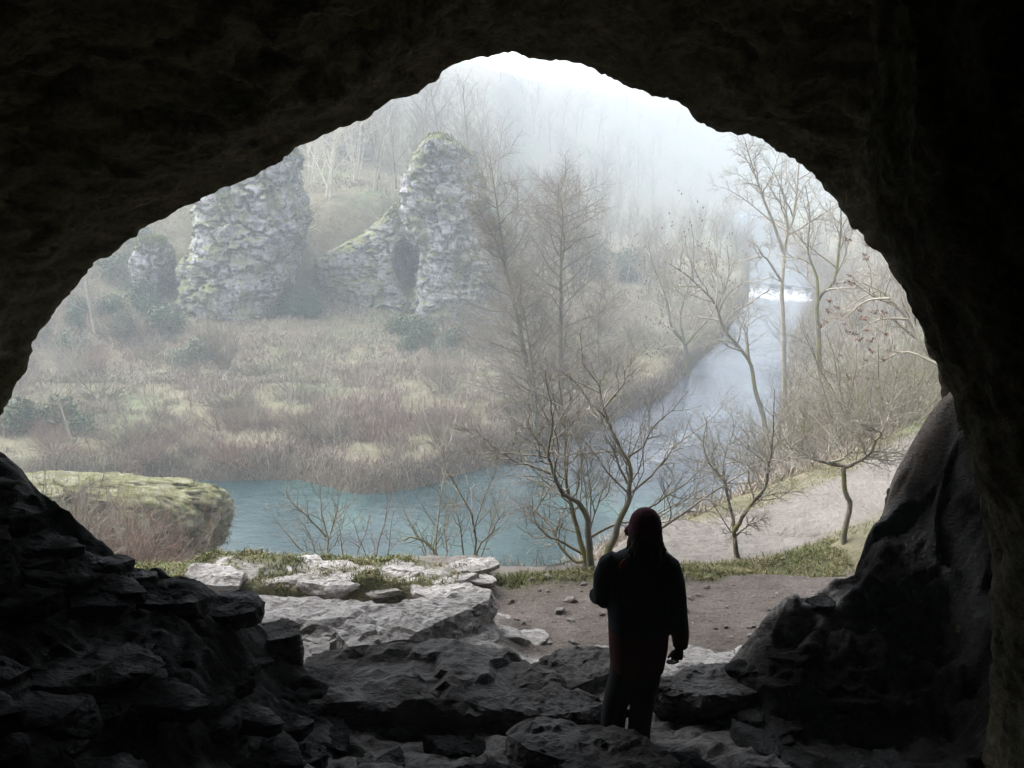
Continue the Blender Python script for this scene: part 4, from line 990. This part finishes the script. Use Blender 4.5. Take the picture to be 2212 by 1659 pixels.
# shrubs hugging both banks of the upper river, so the water shows between twigs
spots = []
while len(spots) < 46:
    Y = 44 + 130 * random.random() ** 1.3; sgn = random.random() < .5
    bk = LBANK if sgn else RBANK; xb = np.interp(Y, [p[1] for p in bk[6:]], [p[0] for p in bk[6:]]); x = xb + (-1 if sgn else 1) * random.uniform(.3, 2.2); spots.append((x, Y))
scatter('riverside_shrub', [bush(3.0, 15, .7), bush(2.4, 14, 1.1)], spots, ['tall brown shrub hugging the edge of the upper river', 'wide pale shrub hugging the edge of the upper river'], 'shrubs hugging the upper river', (BSH, ASH), 'shrub', (.7, 1.25))
for px, Y, k_, sc_ in ((1568, 104, 0, 1.0), (1592, 117, 1, .9), (1584, 90, 1, .8), (1548, 122, 0, 1.1), (1762, 84, 0, .8), (1772, 104, 1, .9)):
    one(woods, k_, px, Y, {1568: 'straight tree standing at the left bank just above the weir', 1592: 'twin-stemmed tree on the left bank well above the weir', 1584: 'short twin-stemmed tree beside the left end of the weir', 1548: 'tallest single tree on the left bank above the weir', 1762: 'slim tree beside the right end of the weir', 1772: 'twin-stemmed tree on the right bank above the weir'}[px], ALD if k_ else ASH, sc_, 'weir_tree')
# thin saplings and darker tangles scattered over the far flat
spots = []
while len(spots) < 34:
    px = random.uniform(-20, 1150); Y = random.uniform(29, 43); x = place_xy(px, Y)
    if pl_dist(LBANK, np.array([x]), np.array([Y]))[0] > .8: spots.append((x, Y))
scatter('thin_sapling', [slim_tree(2.6, 3, .35, SPB, .03), slim_tree(2.2, 2, .3, SPB, .028)], spots, ['pale three-stemmed thin sapling standing in the dead scrub across the river', 'reddish two-stemmed thin sapling standing in the dead scrub across the river'], 'saplings in the scrub across the river', (ASH, RED), 'sapling', (.6, 1.1))
spots = []
while len(spots) < 26:
    px = random.uniform(-20, 1150); Y = random.uniform(29, 42); x = place_xy(px, Y)
    if pl_dist(LBANK, np.array([x]), np.array([Y]))[0] > .6: spots.append((x, Y))
scatter('bramble_tangle', [bush(1.3, 18, 1.7), bush(1.0, 18, 2.0)], spots, ['dark arching bramble tangle in the dead scrub across the river', 'flat spreading bramble tangle in the dead scrub across the river'], 'bramble tangles across the river', ((M['dark_bark'], M['dark_bark']), ALD), 'bramble', (.7, 1.3))

# ivy-clad bushes
def leaf_cloud(n, rx, rz, size):
    r = np.random.default_rng(n); d = r.normal(size=(n, 3)); d /= np.linalg.norm(d, axis=1)[:, None]
    lob = 1 + .45 * fbm(d * 1.8 + n, 3); rad = lob * r.random(n) ** .35
    c = d * rad[:, None] * (rx, rx, rz) + (0, 0, rz * .75)
    t = r.normal(size=(n, 3)); t /= np.linalg.norm(t, axis=1)[:, None]; b = np.cross(t, d + r.normal(0, .5, (n, 3))); b /= np.linalg.norm(b, axis=1)[:, None]
    s = size * r.uniform(.6, 1.3, n)[:, None]
    V = np.stack([c - t * s, c + b * s * .6, c + t * s, c - b * s * .6], 1).reshape(-1, 3)
    return mesh_np('foliage', V, np.arange(4 * n).reshape(n, 4), False)
M['ivy'] = flat('ivy_leaves', (.065, .095, .05), .6, .45, 3)
lc = [leaf_cloud(1500, 1.3, 1.0, .09), leaf_cloud(1301, 1.0, 1.3, .09)]
ivp = []
def ivy(px, Y, s, label, group=None):
    x = place_xy(px, Y); z = float(ground_at(x, Y)[0])
    o = empty('ivy_bush', (x, Y, z - .1), label, 'ivy', group); o.scale = (s,) * 3; o.rotation_euler.z = random.random() * 6
    link('foliage', lc[random.randrange(2)], M['ivy'], o); return o
for i in range(40):
    px = random.uniform(-20, 370); ivy(px, random.uniform(44, 56), random.uniform(.5, 1.05), 'dark green ivy mound on the slope left of the broad cliff', 'ivy mounds left of the broad cliff')
for i in range(12):
    ivy(random.uniform(560, 690), random.uniform(49.5, 53), random.uniform(.4, .7), 'low ivy tuft between the broad cliff and the low wall', 'ivy tufts between the crags')
for i in range(9):
    ivy(random.uniform(1240, 1370), random.uniform(70, 80), random.uniform(1.0, 1.5), 'blue-green ivy thicket on the misty hill right of the alders', 'ivy thickets right of the alders')
for i in range(14):
    ivy(random.uniform(860, 1000), random.uniform(45, 49), random.uniform(.35, .7), 'ivy patch under the foot of the limestone tower', 'ivy below the tower')
for px, Y in ((60, 32.5), (110, 33), (150, 32), (20, 32), (390, 43), (440, 44)):
    ivy(px, Y, random.uniform(.45, .8), 'dull evergreen clump on the flat ground across the river', 'evergreen clumps across the river')

# ------------------------------------------------------------------ ground cover (nobody could count it)
def blades(name, x, y, z, L, w, lean, bend, tint, mat, az=None, seed=1):
    r = np.random.default_rng(seed); n = len(x)
    az = r.random(n) * 6.283 if az is None else az
    ln = lean * np.abs(r.normal(1, .5, n)); hd = np.stack([np.cos(az), np.sin(az), 0 * az], -1)
    d = hd * np.sin(ln)[:, None] + np.array((0, 0, 1.0)) * np.cos(ln)[:, None]
    fa = r.random(n) * 6.283; sd = np.stack([np.cos(fa), np.sin(fa), 0 * fa], -1)
    b = np.stack([x, y, z - .04 * L], -1); mid = b + d * (L * .55)[:, None]; tip = b + d * L[:, None] * .93 + hd * (bend * L)[:, None] - np.array((0, 0, 1.0)) * (bend * L * .7)[:, None]
    h = sd * (w * .5)[:, None]
    V = np.stack([b - h, b + h, mid + h * .8, mid - h * .8, tip], 1).reshape(-1, 3)
    o = np.arange(n)[:, None] * 5
    me = mesh_np(name, V, [o + np.array((0, 1, 2, 3)), o + np.array((3, 2, 4))], False)
    attr(me, 'tint', np.repeat(tint, 5))
    return link(name, me, mat, kind='stuff')
def mat_blades(name, stops):
    t = NT(name); c = t.ramp(t.attr('tint'), stops); return t.fin(c, .9, .1)
M['scrub'] = mat_blades('dead_stems', [(0.0, (.12, .10, .08)), (.3, (.22, .155, .13)), (.5, (.30, .245, .205)), (.7, (.38, .345, .28)), (.88, (.26, .25, .17)), (1.0, (.16, .20, .10))])
M['grassb'] = mat_blades('grass_blades', [(0.0, (.045, .06, .018)), (.35, (.095, .115, .035)), (.6, (.17, .17, .075)), (1.0, (.30, .255, .16))])
r_ = np.random.default_rng(21)
def cand(n, px0, px1, Y0, Y1, pw=1.0):
    Yv = Y0 + (Y1 - Y0) * r_.random(n) ** pw; px = px0 + (px1 - px0) * r_.random(n); return (px - 1106) / FPX / .98 * Yv, Yv
# far flat: tall dead stems and tussocks
x, y = cand(190000, -120, 1480, 27, 47)
P = np.stack([x, y, 0 * x], -1); dl = pl_dist(LBANK, x, y); n1 = fbm(P * .22 + 3, 4); n2 = fbm(P * .8 + 70, 3)
keep = (dl > .1) & (r_.random(len(x)) < np.clip(.22 + 1.7 * n1 + 1.5 * n2 + .5 * sstep(2.5, 0, dl) + .4 * sstep(-12, -4, x) * sstep(36, 32, y), .03, 1))
x, y, n1, n2, dl = x[keep], y[keep], n1[keep], n2[keep], dl[keep]
z = terrain(x, y)[0]; n = len(x)
redz = np.exp(-(((x + 5.5) / 6) ** 2 + ((y - 34) / 5.5) ** 2))
tall = np.clip(.35 + .9 * np.clip(n1, 0, 1) + .6 * redz, .2, 1.5)
L = tall * r_.uniform(.25, 1.0, n) * np.where(r_.random(n) < .08, 1.7, 1.0)
tint = np.clip(np.where(r_.random(n) < .25 + .6 * redz, r_.uniform(.2, .5, n), r_.uniform(.0, .85, n)) + .15 * n2, 0, 1)
blades('dead_stems', x, y, z, L, r_.uniform(.012, .028, n), .35, r_.uniform(.0, .35, n), tint, M['scrub'], seed=2)
# slopes of the far hillside
x, y = cand(120000, -150, 1560, 40, 105, 1.5)
P = np.stack([x, y, 0 * x], -1); df = pl_dist(FOOT, x, y); n1 = fbm(P * .16 + 13, 4); n2 = fbm(P * .7, 3)
keep = (df > -3) & (pl_dist(LBANK, x, y) > .5) & (r_.random(len(x)) < np.clip(.42 + 1.3 * n1 + .6 * n2, .06, 1))
x, y, n1, n2 = x[keep], y[keep], n1[keep], n2[keep]; z = terrain(x, y)[0]; n = len(x)
blades('hillside_grass', x, y, z, r_.uniform(.25, .8, n) * np.clip(.7 + 1.2 * n1, .4, 1.6), r_.uniform(.03, .06, n), .5, r_.uniform(.1, .5, n), np.clip(r_.uniform(.1, .95, n) + .3 * n2, 0, 1), M['scrub'], seed=3)
# slope between the path and the river, and below the brow
x, y = cand(90000, 1380, 2150, 8.6, 40, 1.3)
db_ = pl_dist(BROW, x, y); P = np.stack([x, y, 0 * x], -1); n2 = fbm(P * 1.1, 3)
keep = (db_ > .1) & (pl_dist(RBANK, x, y) < -.2) & (r_.random(len(x)) < np.clip(.5 + 1.2 * n2, .05, 1)) & (np.abs(pl_dist(PATH, x, y)) > 1.05)
x, y = x[keep], y[keep]; z = ground_at(x, y); n = len(x)
blades('bank_stems', x, y, z, r_.uniform(.15, .6, n), r_.uniform(.008, .02, n), .4, r_.uniform(.05, .4, n), np.clip(r_.uniform(0, .9, n), 0, 1), M['scrub'], seed=4)
x, y = cand(60000, 1640, 2150, 30, 90, 1.3)
P = np.stack([x, y, 0 * x], -1); n2 = fbm(P * .6, 3)
keep = (pl_dist(RBANK, x, y) < -.3) & (r_.random(len(x)) < np.clip(.55 + 1.2 * n2, .08, 1)); x, y = x[keep], y[keep]; n = len(x)
blades('upper_bank_stems', x, y, terrain(x, y)[0], r_.uniform(.3, 1.1, n), r_.uniform(.018, .04, n), .4, r_.uniform(.05, .4, n), np.clip(r_.uniform(0, .9, n), 0, 1), M['scrub'], seed=14)
# dry stems just beyond the brow
x = r_.uniform(-4, 1.9, 7000); bx = np.interp(x, [p[0] for p in BROW], [p[1] for p in BROW]); y = bx + r_.uniform(.05, 1.3, 7000); n = len(x)
keep = fbm(np.stack([x * 1.3, y, 0 * x], -1), 3) + .12 * x > -.12; x, y = x[keep], y[keep]; n = len(x)
blades('dry_bank_grass', x, y, ground_at(x, y), r_.uniform(.15, .42, n), r_.uniform(.004, .008, n), .35, r_.uniform(.05, .5, n), r_.uniform(.3, .85, n), M['scrub'], seed=5)
# turf on the brow, the ledge and the strip beside the path
x = r_.uniform(-4.6, 4.5, 230000); y = r_.uniform(6.8, 9.85, 230000)
i = np.clip(np.searchsorted(ys, y) - 1, 0, len(ys) - 2); j = np.clip(((x - xs[0]) / (xs[1] - xs[0])).astype(int), 0, nx - 2)
keep = r_.random(len(x)) < np.clip(GR[i, j] - .25, 0, 1) * .8 * np.clip(.55 + 1.6 * fbm(np.stack([x, y, 0 * x], -1) * 3.1, 3), .05, 1)
x, y = x[keep], y[keep]; n = len(x); P = np.stack([x, y, 0 * x], -1); gn = fbm(P * 1.8, 3)
blades('turf', x, y, floor_at(x, y), r_.uniform(.03, .09, n) * (1 + .9 * np.clip(gn, 0, 1)), r_.uniform(.006, .011, n), .5, r_.uniform(.1, .6, n), np.clip(r_.uniform(.1, 1.1, n) + .7 * gn, 0, 1), M['grassb'], seed=6)
# tufts along both sides of the path
x = r_.uniform(1.2, 9, 60000); y = r_.uniform(8.6, 17, 60000); pd = pl_dist(PATH, x, y); gn = fbm(np.stack([x, y, 0 * x], -1) * 1.5, 3)
keep = (((pd > .5) & (pd < 1.8)) | ((pd < -.55) & (pd > -1.4))) & (r_.random(len(x)) < np.clip(.35 + 1.4 * gn, 0, 1)); x, y, gn = x[keep], y[keep], gn[keep]; n = len(x)
blades('verge_grass', x, y, ground_at(x, y), r_.uniform(.04, .13, n), r_.uniform(.007, .014, n), .6, r_.uniform(.1, .6, n), np.clip(r_.uniform(.3, 1.0, n) + .4 * gn, 0, 1), M['grassb'], seed=16)
# grit and small chips trodden into the earth, too many to count
n = 6500; x = r_.uniform(-.7, 4.3, n); y = r_.uniform(5.9, 9.6, n); pd = pl_dist(PATH, x, y)
keep = (r_.random(n) < np.clip(.45 + fbm(np.stack([x, y, 0 * x], -1) * 1.2, 3), .1, 1)) & (pl_dist(BROW, x, y) < -.15); x, y = x[keep], y[keep]; n = len(x)
oct_ = np.array([(1, 0, 0), (0, 1, 0), (-1, 0, 0), (0, -1, 0), (0, 0, .7), (0, 0, -.5)], float); of = np.array([(0, 1, 4), (1, 2, 4), (2, 3, 4), (3, 0, 4), (1, 0, 5), (2, 1, 5), (3, 2, 5), (0, 3, 5)])
sz = .004 + .011 * r_.random(n) ** 3; V = oct_[None] * (sz[:, None, None] * r_.uniform(.6, 1.4, (n, 6, 3))); th = r_.random(n) * 6.28; c, s_ = np.cos(th)[:, None], np.sin(th)[:, None]
V = np.stack([V[:, :, 0] * c - V[:, :, 1] * s_, V[:, :, 0] * s_ + V[:, :, 1] * c, V[:, :, 2]], -1) + np.stack([x, y, floor_at(x, y)], -1)[:, None, :]
gm = mesh_np('gravel', V.reshape(-1, 3), (of[None] + 6 * np.arange(n)[:, None, None]).reshape(-1, 3), False); floor_attrs(gm, 0.0); gm.attributes['soil'].data.foreach_set('value', np.repeat(r_.uniform(.2, 1, n), 6).astype(np.float32)); link('gravel', gm, M['floor'], kind='stuff')
# grass and moss fringe on the boulder
co = np.empty(len(bme.vertices) * 3, np.float32); bme.vertices.foreach_get('co', co); co = co.reshape(-1, 3); nz = vnormals(bme)[:, 2]
idx = np.flatnonzero((nz > .25) & (co[:, 0] > -11)); idx = r_.choice(idx, 16000); p = co[idx] + r_.normal(0, .04, (16000, 3)) * (1, 1, .2)
n1 = fbm(p * 1.6, 3); keep = n1 > -.12; p, n1 = p[keep], n1[keep]; n = len(p)
blades('boulder_grass', p[:, 0], p[:, 1], p[:, 2] - .02, r_.uniform(.06, .2, n), r_.uniform(.008, .016, n), .7, r_.uniform(.2, .6, n), np.clip(r_.uniform(.35, 1, n), 0, 1), M['grassb'], seed=7)

pts_ = []
for o in list(COL.objects):
    if o.get('category') == 'crag':
        co = np.empty(len(o.data.vertices) * 3, np.float32); o.data.vertices.foreach_get('co', co); co = co.reshape(-1, 3); nn = vnormals(o.data)
        zt = co[:, 2].max(); zb = co[:, 2].min(); cl = fbm(co * .8 + 5, 3)
        wgt = sstep(.25, .6, nn[:, 2]) + .9 * sstep(.05, .3, cl) * (nn[:, 1] < .3) * sstep(-.1, .2, nn[:, 2]) + .35 * sstep(zb + .75 * (zt - zb), zt, co[:, 2])
        k_ = r_.choice(len(co), 5500, p=wgt / wgt.sum()); pts_.append(co[k_] + r_.normal(0, .06, (5500, 3)))
p = np.vstack(pts_); n = len(p)
blades('crag_grass', p[:, 0], p[:, 1], p[:, 2] - .03, r_.uniform(.12, .42, n), r_.uniform(.03, .06, n), .9, r_.uniform(.2, .7, n), np.clip(.45 + .5 * fbm(p * .7, 2) + r_.normal(0, .2, n), 0, 1), M['grassb'], seed=8)

# ------------------------------------------------------------------ person
def remeshed(name, VV, FF, voxel, smooth, mat, parent, loc=(0, 0, 0)):
    me = bpy.data.meshes.new(name); me.from_pydata([tuple(v) for v in VV], [], [tuple(f) for f in FF]); o = bpy.data.objects.new(name + '_tmp', me); COL.objects.link(o)
    m = o.modifiers.new('r', 'REMESH'); m.mode = 'VOXEL'; m.voxel_size = voxel
    s = o.modifiers.new('s', 'SMOOTH'); s.iterations = smooth; s.factor = .5
    dg = bpy.context.evaluated_depsgraph_get(); nm = bpy.data.meshes.new_from_object(o.evaluated_get(dg)); nm.name = name
    bpy.data.objects.remove(o); bpy.data.meshes.remove(me)
    nm.polygons.foreach_set('use_smooth', np.full(len(nm.polygons), True)); nm.materials.clear()
    return link(name, nm, mat, parent)
class Solid:
    def __init__(s): s.V, s.F = [], []
    def rings(s, secs, k=20):
        """closed loft: secs = (x, y, z, rx, ry[, axis]); rings perpendicular to the run of the centres"""
        C = np.array([q[:3] for q in secs], float); n = len(C); o = len(s.V)
        T = np.gradient(C, axis=0); T /= np.linalg.norm(T, axis=1)[:, None]
        for i, q in enumerate(secs):
            t = T[i]; ref = np.array((1.0, 0, 0)) if abs(t[0]) < .8 else np.array((0, 0, 1.0))
            u = ref - t * ref.dot(t); u /= np.linalg.norm(u); w = np.cross(t, u)
            for a in range(k):
                th = a * 2 * math.pi / k; s.V.append(C[i] + q[3] * math.cos(th) * u + q[4] * math.sin(th) * w)
        for i in range(n - 1):
            for a in range(k):
                b = (a + 1) % k; s.F.append((o + i * k + a, o + i * k + b, o + (i + 1) * k + b, o + (i + 1) * k + a))
        s.F.append(tuple(o + a for a in range(k))[::-1]); s.F.append(tuple(o + (n - 1) * k + a for a in range(k)))
        return s
    def ball(s, c, r, k=14):
        zs = [-1, -.92, -.7, -.38, 0, .38, .7, .92, 1]
        return s.rings([(c[0], c[1], c[2] + r[2] * z, max(.002, r[0] * math.sqrt(max(0, 1 - z * z))), max(.002, r[1] * math.sqrt(max(0, 1 - z * z)))) for z in zs], k)

def mat_cloth(name, c, sc=60, z_split=None, c2=None, rough=.9):
    t = NT(name); p = t.obj(); n = t.noise(p, sc, 4, .6); fold = t.noise(t.scale(p, (1, 1, .5)), 7, 4, .6)
    col = t.ramp(n, [(.3, tuple(v * .75 for v in c)), (.7, tuple(v * 1.2 for v in c))])
    if c2:
        x = t.n('ShaderNodeSeparateXYZ', Vector=p).outputs['Z']
        m = t.ramp(x, [(z_split - .012, 1.0), (z_split + .012, 0.0)]); col = t.mix(m, col, t.ramp(n, [(.3, tuple(v * .75 for v in c2)), (.7, tuple(v * 1.2 for v in c2))]))
    t.bump(t.math('ADD', fold, t.math('MULTIPLY', n, .15)), .5, .02)
    return t.fin(col, rough, .2)
M['jacket'] = mat_cloth('jacket_fabric', (.018, .02, .026), 60, .86, (.062, .016, .014)); M['trousers'] = mat_cloth('trouser_fabric', (.016, .016, .018)); M['wool'] = mat_cloth('wool_hat', (.10, .022, .04), 120)
M['skin'] = flat('skin', (.42, .26, .2), .6, .08, 8); M['hair'] = mat_cloth('brown_hair', (.03, .02, .014), 90, rough=.6); M['boot'] = flat('boot_leather', (.03, .026, .022), .7); M['glove'] = mat_cloth('glove', (.03, .028, .03)); M['red'] = mat_cloth('red_panel', (.16, .03, .025))

pf = at(1362, 1604, 4.66); PX, PY = float(pf[0]), 4.66; PZ = float(floor_at(PX, PY)) + .01
person = empty('person', (PX, PY, PZ), 'person in dark jacket and knitted hat seen from behind, looking out over the river', 'person'); person.scale = (.98, .98, .985)
b = Solid()      # the body: head, neck, trunk, limbs and hands in one surface
b.rings([(0, .0, .56, .12, .09), (.0, 0, .7, .15, .10), (.01, 0, .9, .135, .095), (.01, .0, 1.1, .15, .1), (.015, -.005, 1.26, .165, .09), (.02, -.005, 1.34, .11, .07), (.03, 0, 1.40, .055, .055), (.033, .01, 1.48, .052, .055)])
b.rings([(.035, .02, 1.405, .035, .04), (.033, .03, 1.43, .055, .07), (.033, .022, 1.48, .07, .088), (.034, .012, 1.54, .076, .094), (.035, .006, 1.59, .07, .086), (.036, .004, 1.63, .04, .05), (.036, .004, 1.64, .01, .01)])
b.ball((.02, .118, 1.505), (.013, .02, .022)); b.ball((.022, .085, 1.435), (.022, .022, .016)); b.ball((.02, .098, 1.467), (.022, .014, .010)); b.ball((.024, .09, 1.535), (.045, .018, .012))
for sx in (-1, 1): b.ball((.034 + sx * .076, .005, 1.505), (.01, .02, .032))
b.rings([(-.14, 0, 1.30, .05, .05), (-.19, .01, 1.16, .045, .045), (-.2, .03, 1.04, .04, .04), (-.15, .14, 1.0, .035, .035), (-.08, .2, .99, .028, .03)])
b.rings([(.15, 0, 1.29, .05, .05), (.22, 0, 1.10, .045, .045), (.255, .0, .95, .04, .04), (.28, .02, .80, .033, .035), (.29, .03, .70, .026, .03)])
b.rings([(-.06, 0, .66, .09, .09), (-.09, .01, .40, .06, .065), (-.108, 0, .12, .045, .05), (-.108, 0, .06, .045, .05)])
b.rings([(.08, 0, .66, .09, .09), (.08, .01, .40, .06, .065), (.06, 0, .12, .045, .05), (.06, 0, .06, .045, .05)])
def hand(S, wrist, d, side, palm_n, curl, sc=1.0, r=.0088):
    """palm with four unequal fingers and a thumb; d along the hand, side towards the little finger, palm_n out of the palm"""
    wrist, d, side, palm_n = map(lambda v: np.array(v, float), (wrist, d, side, palm_n)); d /= np.linalg.norm(d); side /= np.linalg.norm(side); palm_n /= np.linalg.norm(palm_n)
    S.rings([(*(wrist + d * t), w, h) for t, w, h in ((-.02, .026, .022), (.02, .032, .018), (.055, .04, .016), (.085, .038, .014))], 12)
    for k, (o, L) in enumerate(((-.028, .068), (-.01, .076), (.01, .071), (.028, .056))):
        p = wrist + d * .08 + side * o; dd = d.copy(); seg = []
        for i, f in enumerate((0, .45, .3, .25)):
            if i: 
                c = curl * (1 + .12 * k); dd = dd * math.cos(c) + palm_n * math.sin(c); dd /= np.linalg.norm(dd); 
            p = p + dd * L * f * sc; seg.append((*p, r * (1 - .1 * i), r * (1 - .1 * i)))
        S.rings(seg, 8)
    p = wrist + d * .03 - side * .028; t1 = p - side * .02 + d * .028 + palm_n * .012; t2 = t1 + d * .026 + palm_n * .012; t3 = t2 + d * .018 + palm_n * .012
    S.rings([(*p, .012, .012), (*t1, .0105, .0105), (*t2, .0095, .0095), (*t3, .007, .007)], 8)
remeshed('body', b.V, b.F, .011, 3, M['skin'], person)
g = Solid(); hand(g, (.295, .03, .685), (-.12, .1, -1), (.25, -1, 0), (-1, -.1, -.1), .75); remeshed('glove', g.V, g.F, .0042, 2, M['glove'], person)
g = Solid(); hand(g, (-.09, .2, .99), (1, .35, -.1), (0, 0, -1), (0, -1, 0), .5); remeshed('glove', g.V, g.F, .0042, 2, M['glove'], person)
j = Solid()
j.rings([(.02, .0, .565, .165, .145), (.022, .0, .60, .172, .152), (.025, 0, .72, .183, .16), (.02, 0, .9, .188, .15), (.012, -.005, 1.08, .196, .148), (.01, -.01, 1.20, .205, .138), (.012, -.01, 1.29, .195, .12), (.018, -.008, 1.345, .15, .1), (.026, -.002, 1.385, .09, .085), (.03, 0, 1.43, .078, .082)], 32)
j.rings([(-.12, -.005, 1.335, .06, .06), (-.165, 0, 1.285, .082, .082), (-.195, .005, 1.2, .076, .08), (-.206, .01, 1.12, .064, .07), (-.208, .03, 1.05, .062, .066), (-.19, .09, 1.0, .058, .06), (-.14, .155, .99, .05, .05), (-.10, .195, .99, .044, .044)], 18)
j.rings([(.13, -.005, 1.32, .07, .07), (.185, 0, 1.26, .086, .084), (.222, 0, 1.16, .074, .078), (.243, 0, 1.06, .068, .072), (.256, 0, .95, .064, .068), (.274, .008, .86, .062, .064), (.288, .02, .78, .056, .058), (.297, .03, .70, .047, .048)], 18)
# folds where the sleeves crease
j.rings([(.215, .0, .93, .05, .074), (.30, .0, .915, .05, .074)], 12); j.rings([(-.27, .02, 1.06, .045, .06), (-.18, .05, 1.04, .045, .06)], 12)
jv = np.array(j.V); jv[:, :2] = (jv[:, :2] - (.015, 0)) * (1.0, 1.04) + (.015, 0)
fold = .010 * fbm(jv * (6, 6, 11), 3, .6, ridged=True); jn = jv * (1, 1, 0) - np.array((.015, 0, 0)); jn /= np.maximum(np.linalg.norm(jn, axis=1), .05)[:, None]
jv = jv + jn * fold[:, None]
jo = remeshed('jacket', jv, j.F, .0095, 2, M['jacket'], person)
c_ = Solid(); c_.rings([(.03, 0, 1.385, .088, .086), (.03, .0, 1.41, .09, .09), (.032, 0, 1.44, .083, .086), (.032, .0, 1.452, .074, .078)], 24); remeshed('collar', c_.V, c_.F, .008, 2, M['jacket'], jo)
q_ = Solid(); q_.rings([(-.118, -.085, 1.305, .022, .022), (-.105, -.098, 1.335, .026, .016), (-.085, -.09, 1.362, .02, .014)], 12); remeshed('shoulder_patch', q_.V, q_.F, .006, 2, M['red'], jo)
tr = Solid()
tr.rings([(.02, 0, .70, .15, .125), (.02, 0, .60, .155, .128), (.02, 0, .52, .15, .12), (.012, 0, .47, .12, .1)], 26)
tr.rings([(-.055, 0, .60, .098, .11), (-.068, .005, .48, .092, .1), (-.098, .012, .36, .082, .09), (-.116, .005, .24, .082, .088), (-.122, .0, .12, .082, .088), (-.122, -.002, .035, .084, .092)], 20)
tr.rings([(.09, 0, .60, .094, .11), (.088, .005, .48, .088, .1), (.075, .012, .36, .078, .09), (.062, .005, .24, .076, .086), (.054, .0, .12, .075, .086), (.05, -.002, .035, .076, .09)], 20)
remeshed('trousers', tr.V, tr.F, .01, 4, M['trousers'], person)
for sx, x0 in ((-1, -.12), (1, .052)):
    bt = Solid(); bt.rings([(x0, -.085, .05, .035, .04), (x0, -.06, .055, .045, .052), (x0, .02, .05, .046, .05), (x0 + sx * .012, .11, .04, .048, .038), (x0 + sx * .018, .17, .032, .042, .028), (x0 + sx * .02, .20, .03, .02, .018)], 16); bt.rings([(x0, -.03, .03, .045, .05), (x0, -.03, .14, .048, .054)], 14)
    remeshed('boot', bt.V, bt.F, .008, 2, M['boot'], person)
h_ = Solid(); h_.rings([(.036, .004, 1.505, .098, .108), (.036, .004, 1.53, .104, .112), (.036, 0, 1.57, .1, .108), (.036, -.004, 1.61, .088, .094), (.036, -.006, 1.645, .06, .066), (.036, -.006, 1.662, .03, .034), (.036, -.006, 1.668, .008, .008)], 28); h_.rings([(.036, .004, 1.498, .104, .115), (.036, .004, 1.528, .107, .118)], 28)
h_.ball((-.068, .03, 1.5), (.022, .035, .03))
remeshed('hat', h_.V, h_.F, .0075, 2, M['wool'], person)
hr = Solid()
for k in range(130):
    a = random.uniform(-.35, math.pi + .35); x0, y0 = .036 + .088 * math.cos(a), -.1 * math.sin(a) * .95 + .01
    z0 = 1.52; L = random.uniform(.17, .27); wv = random.uniform(0, 6); seg = []
    out = .085 * max(0, math.cos(a)) * random.uniform(.1, 1.0) if random.random() < .6 else .025 * math.cos(a)
    for i in range(9):
        t = i / 8; rr = .0085 * (1 - .7 * t)
        seg.append((x0 + out * t ** 1.3 + .010 * math.sin(wv + 7 * t), y0 - .03 * t * math.sin(a) - .012 + .008 * math.cos(wv + 6 * t), z0 - L * t, rr, rr))
    hr.rings(seg, 6)
hr.rings([(.036, -.03, 1.53, .085, .075), (.036, -.045, 1.46, .092, .075), (.036, -.06, 1.38, .085, .06), (.04, -.07, 1.32, .06, .04)], 18)
remeshed('hair', hr.V, hr.F, .0044, 0, M['hair'], person)

# ------------------------------------------------------------------ haze
def build_haze():
    x, y0, y1, z0, z1 = 560, -60, 460, -14, 42
    v = np.array([(sx * x, yv, zv) for zv in (z0, z1) for yv in (y0, y1) for sx in (-1, 1)], float)
    f = np.array([(0, 2, 3, 1), (4, 5, 7, 6), (0, 1, 5, 4), (2, 6, 7, 3), (0, 4, 6, 2), (1, 3, 7, 5)])
    m = bpy.data.materials.new('valley_mist'); m.use_nodes = True; nt = m.node_tree
    nt.nodes.remove(nt.nodes['Principled BSDF'])
    pv = nt.nodes.new('ShaderNodeVolumePrincipled'); pv.inputs['Color'].default_value = (.67, .74, .80, 1)
    pv.inputs['Density'].default_value = HAZE; pv.inputs['Anisotropy'].default_value = 0.0
    nt.links.new(pv.outputs[0], nt.nodes['Material Output'].inputs['Volume'])
    link('haze', mesh_np('haze', v, f, False), m, kind='stuff')
HAZE = .0047
build_haze()
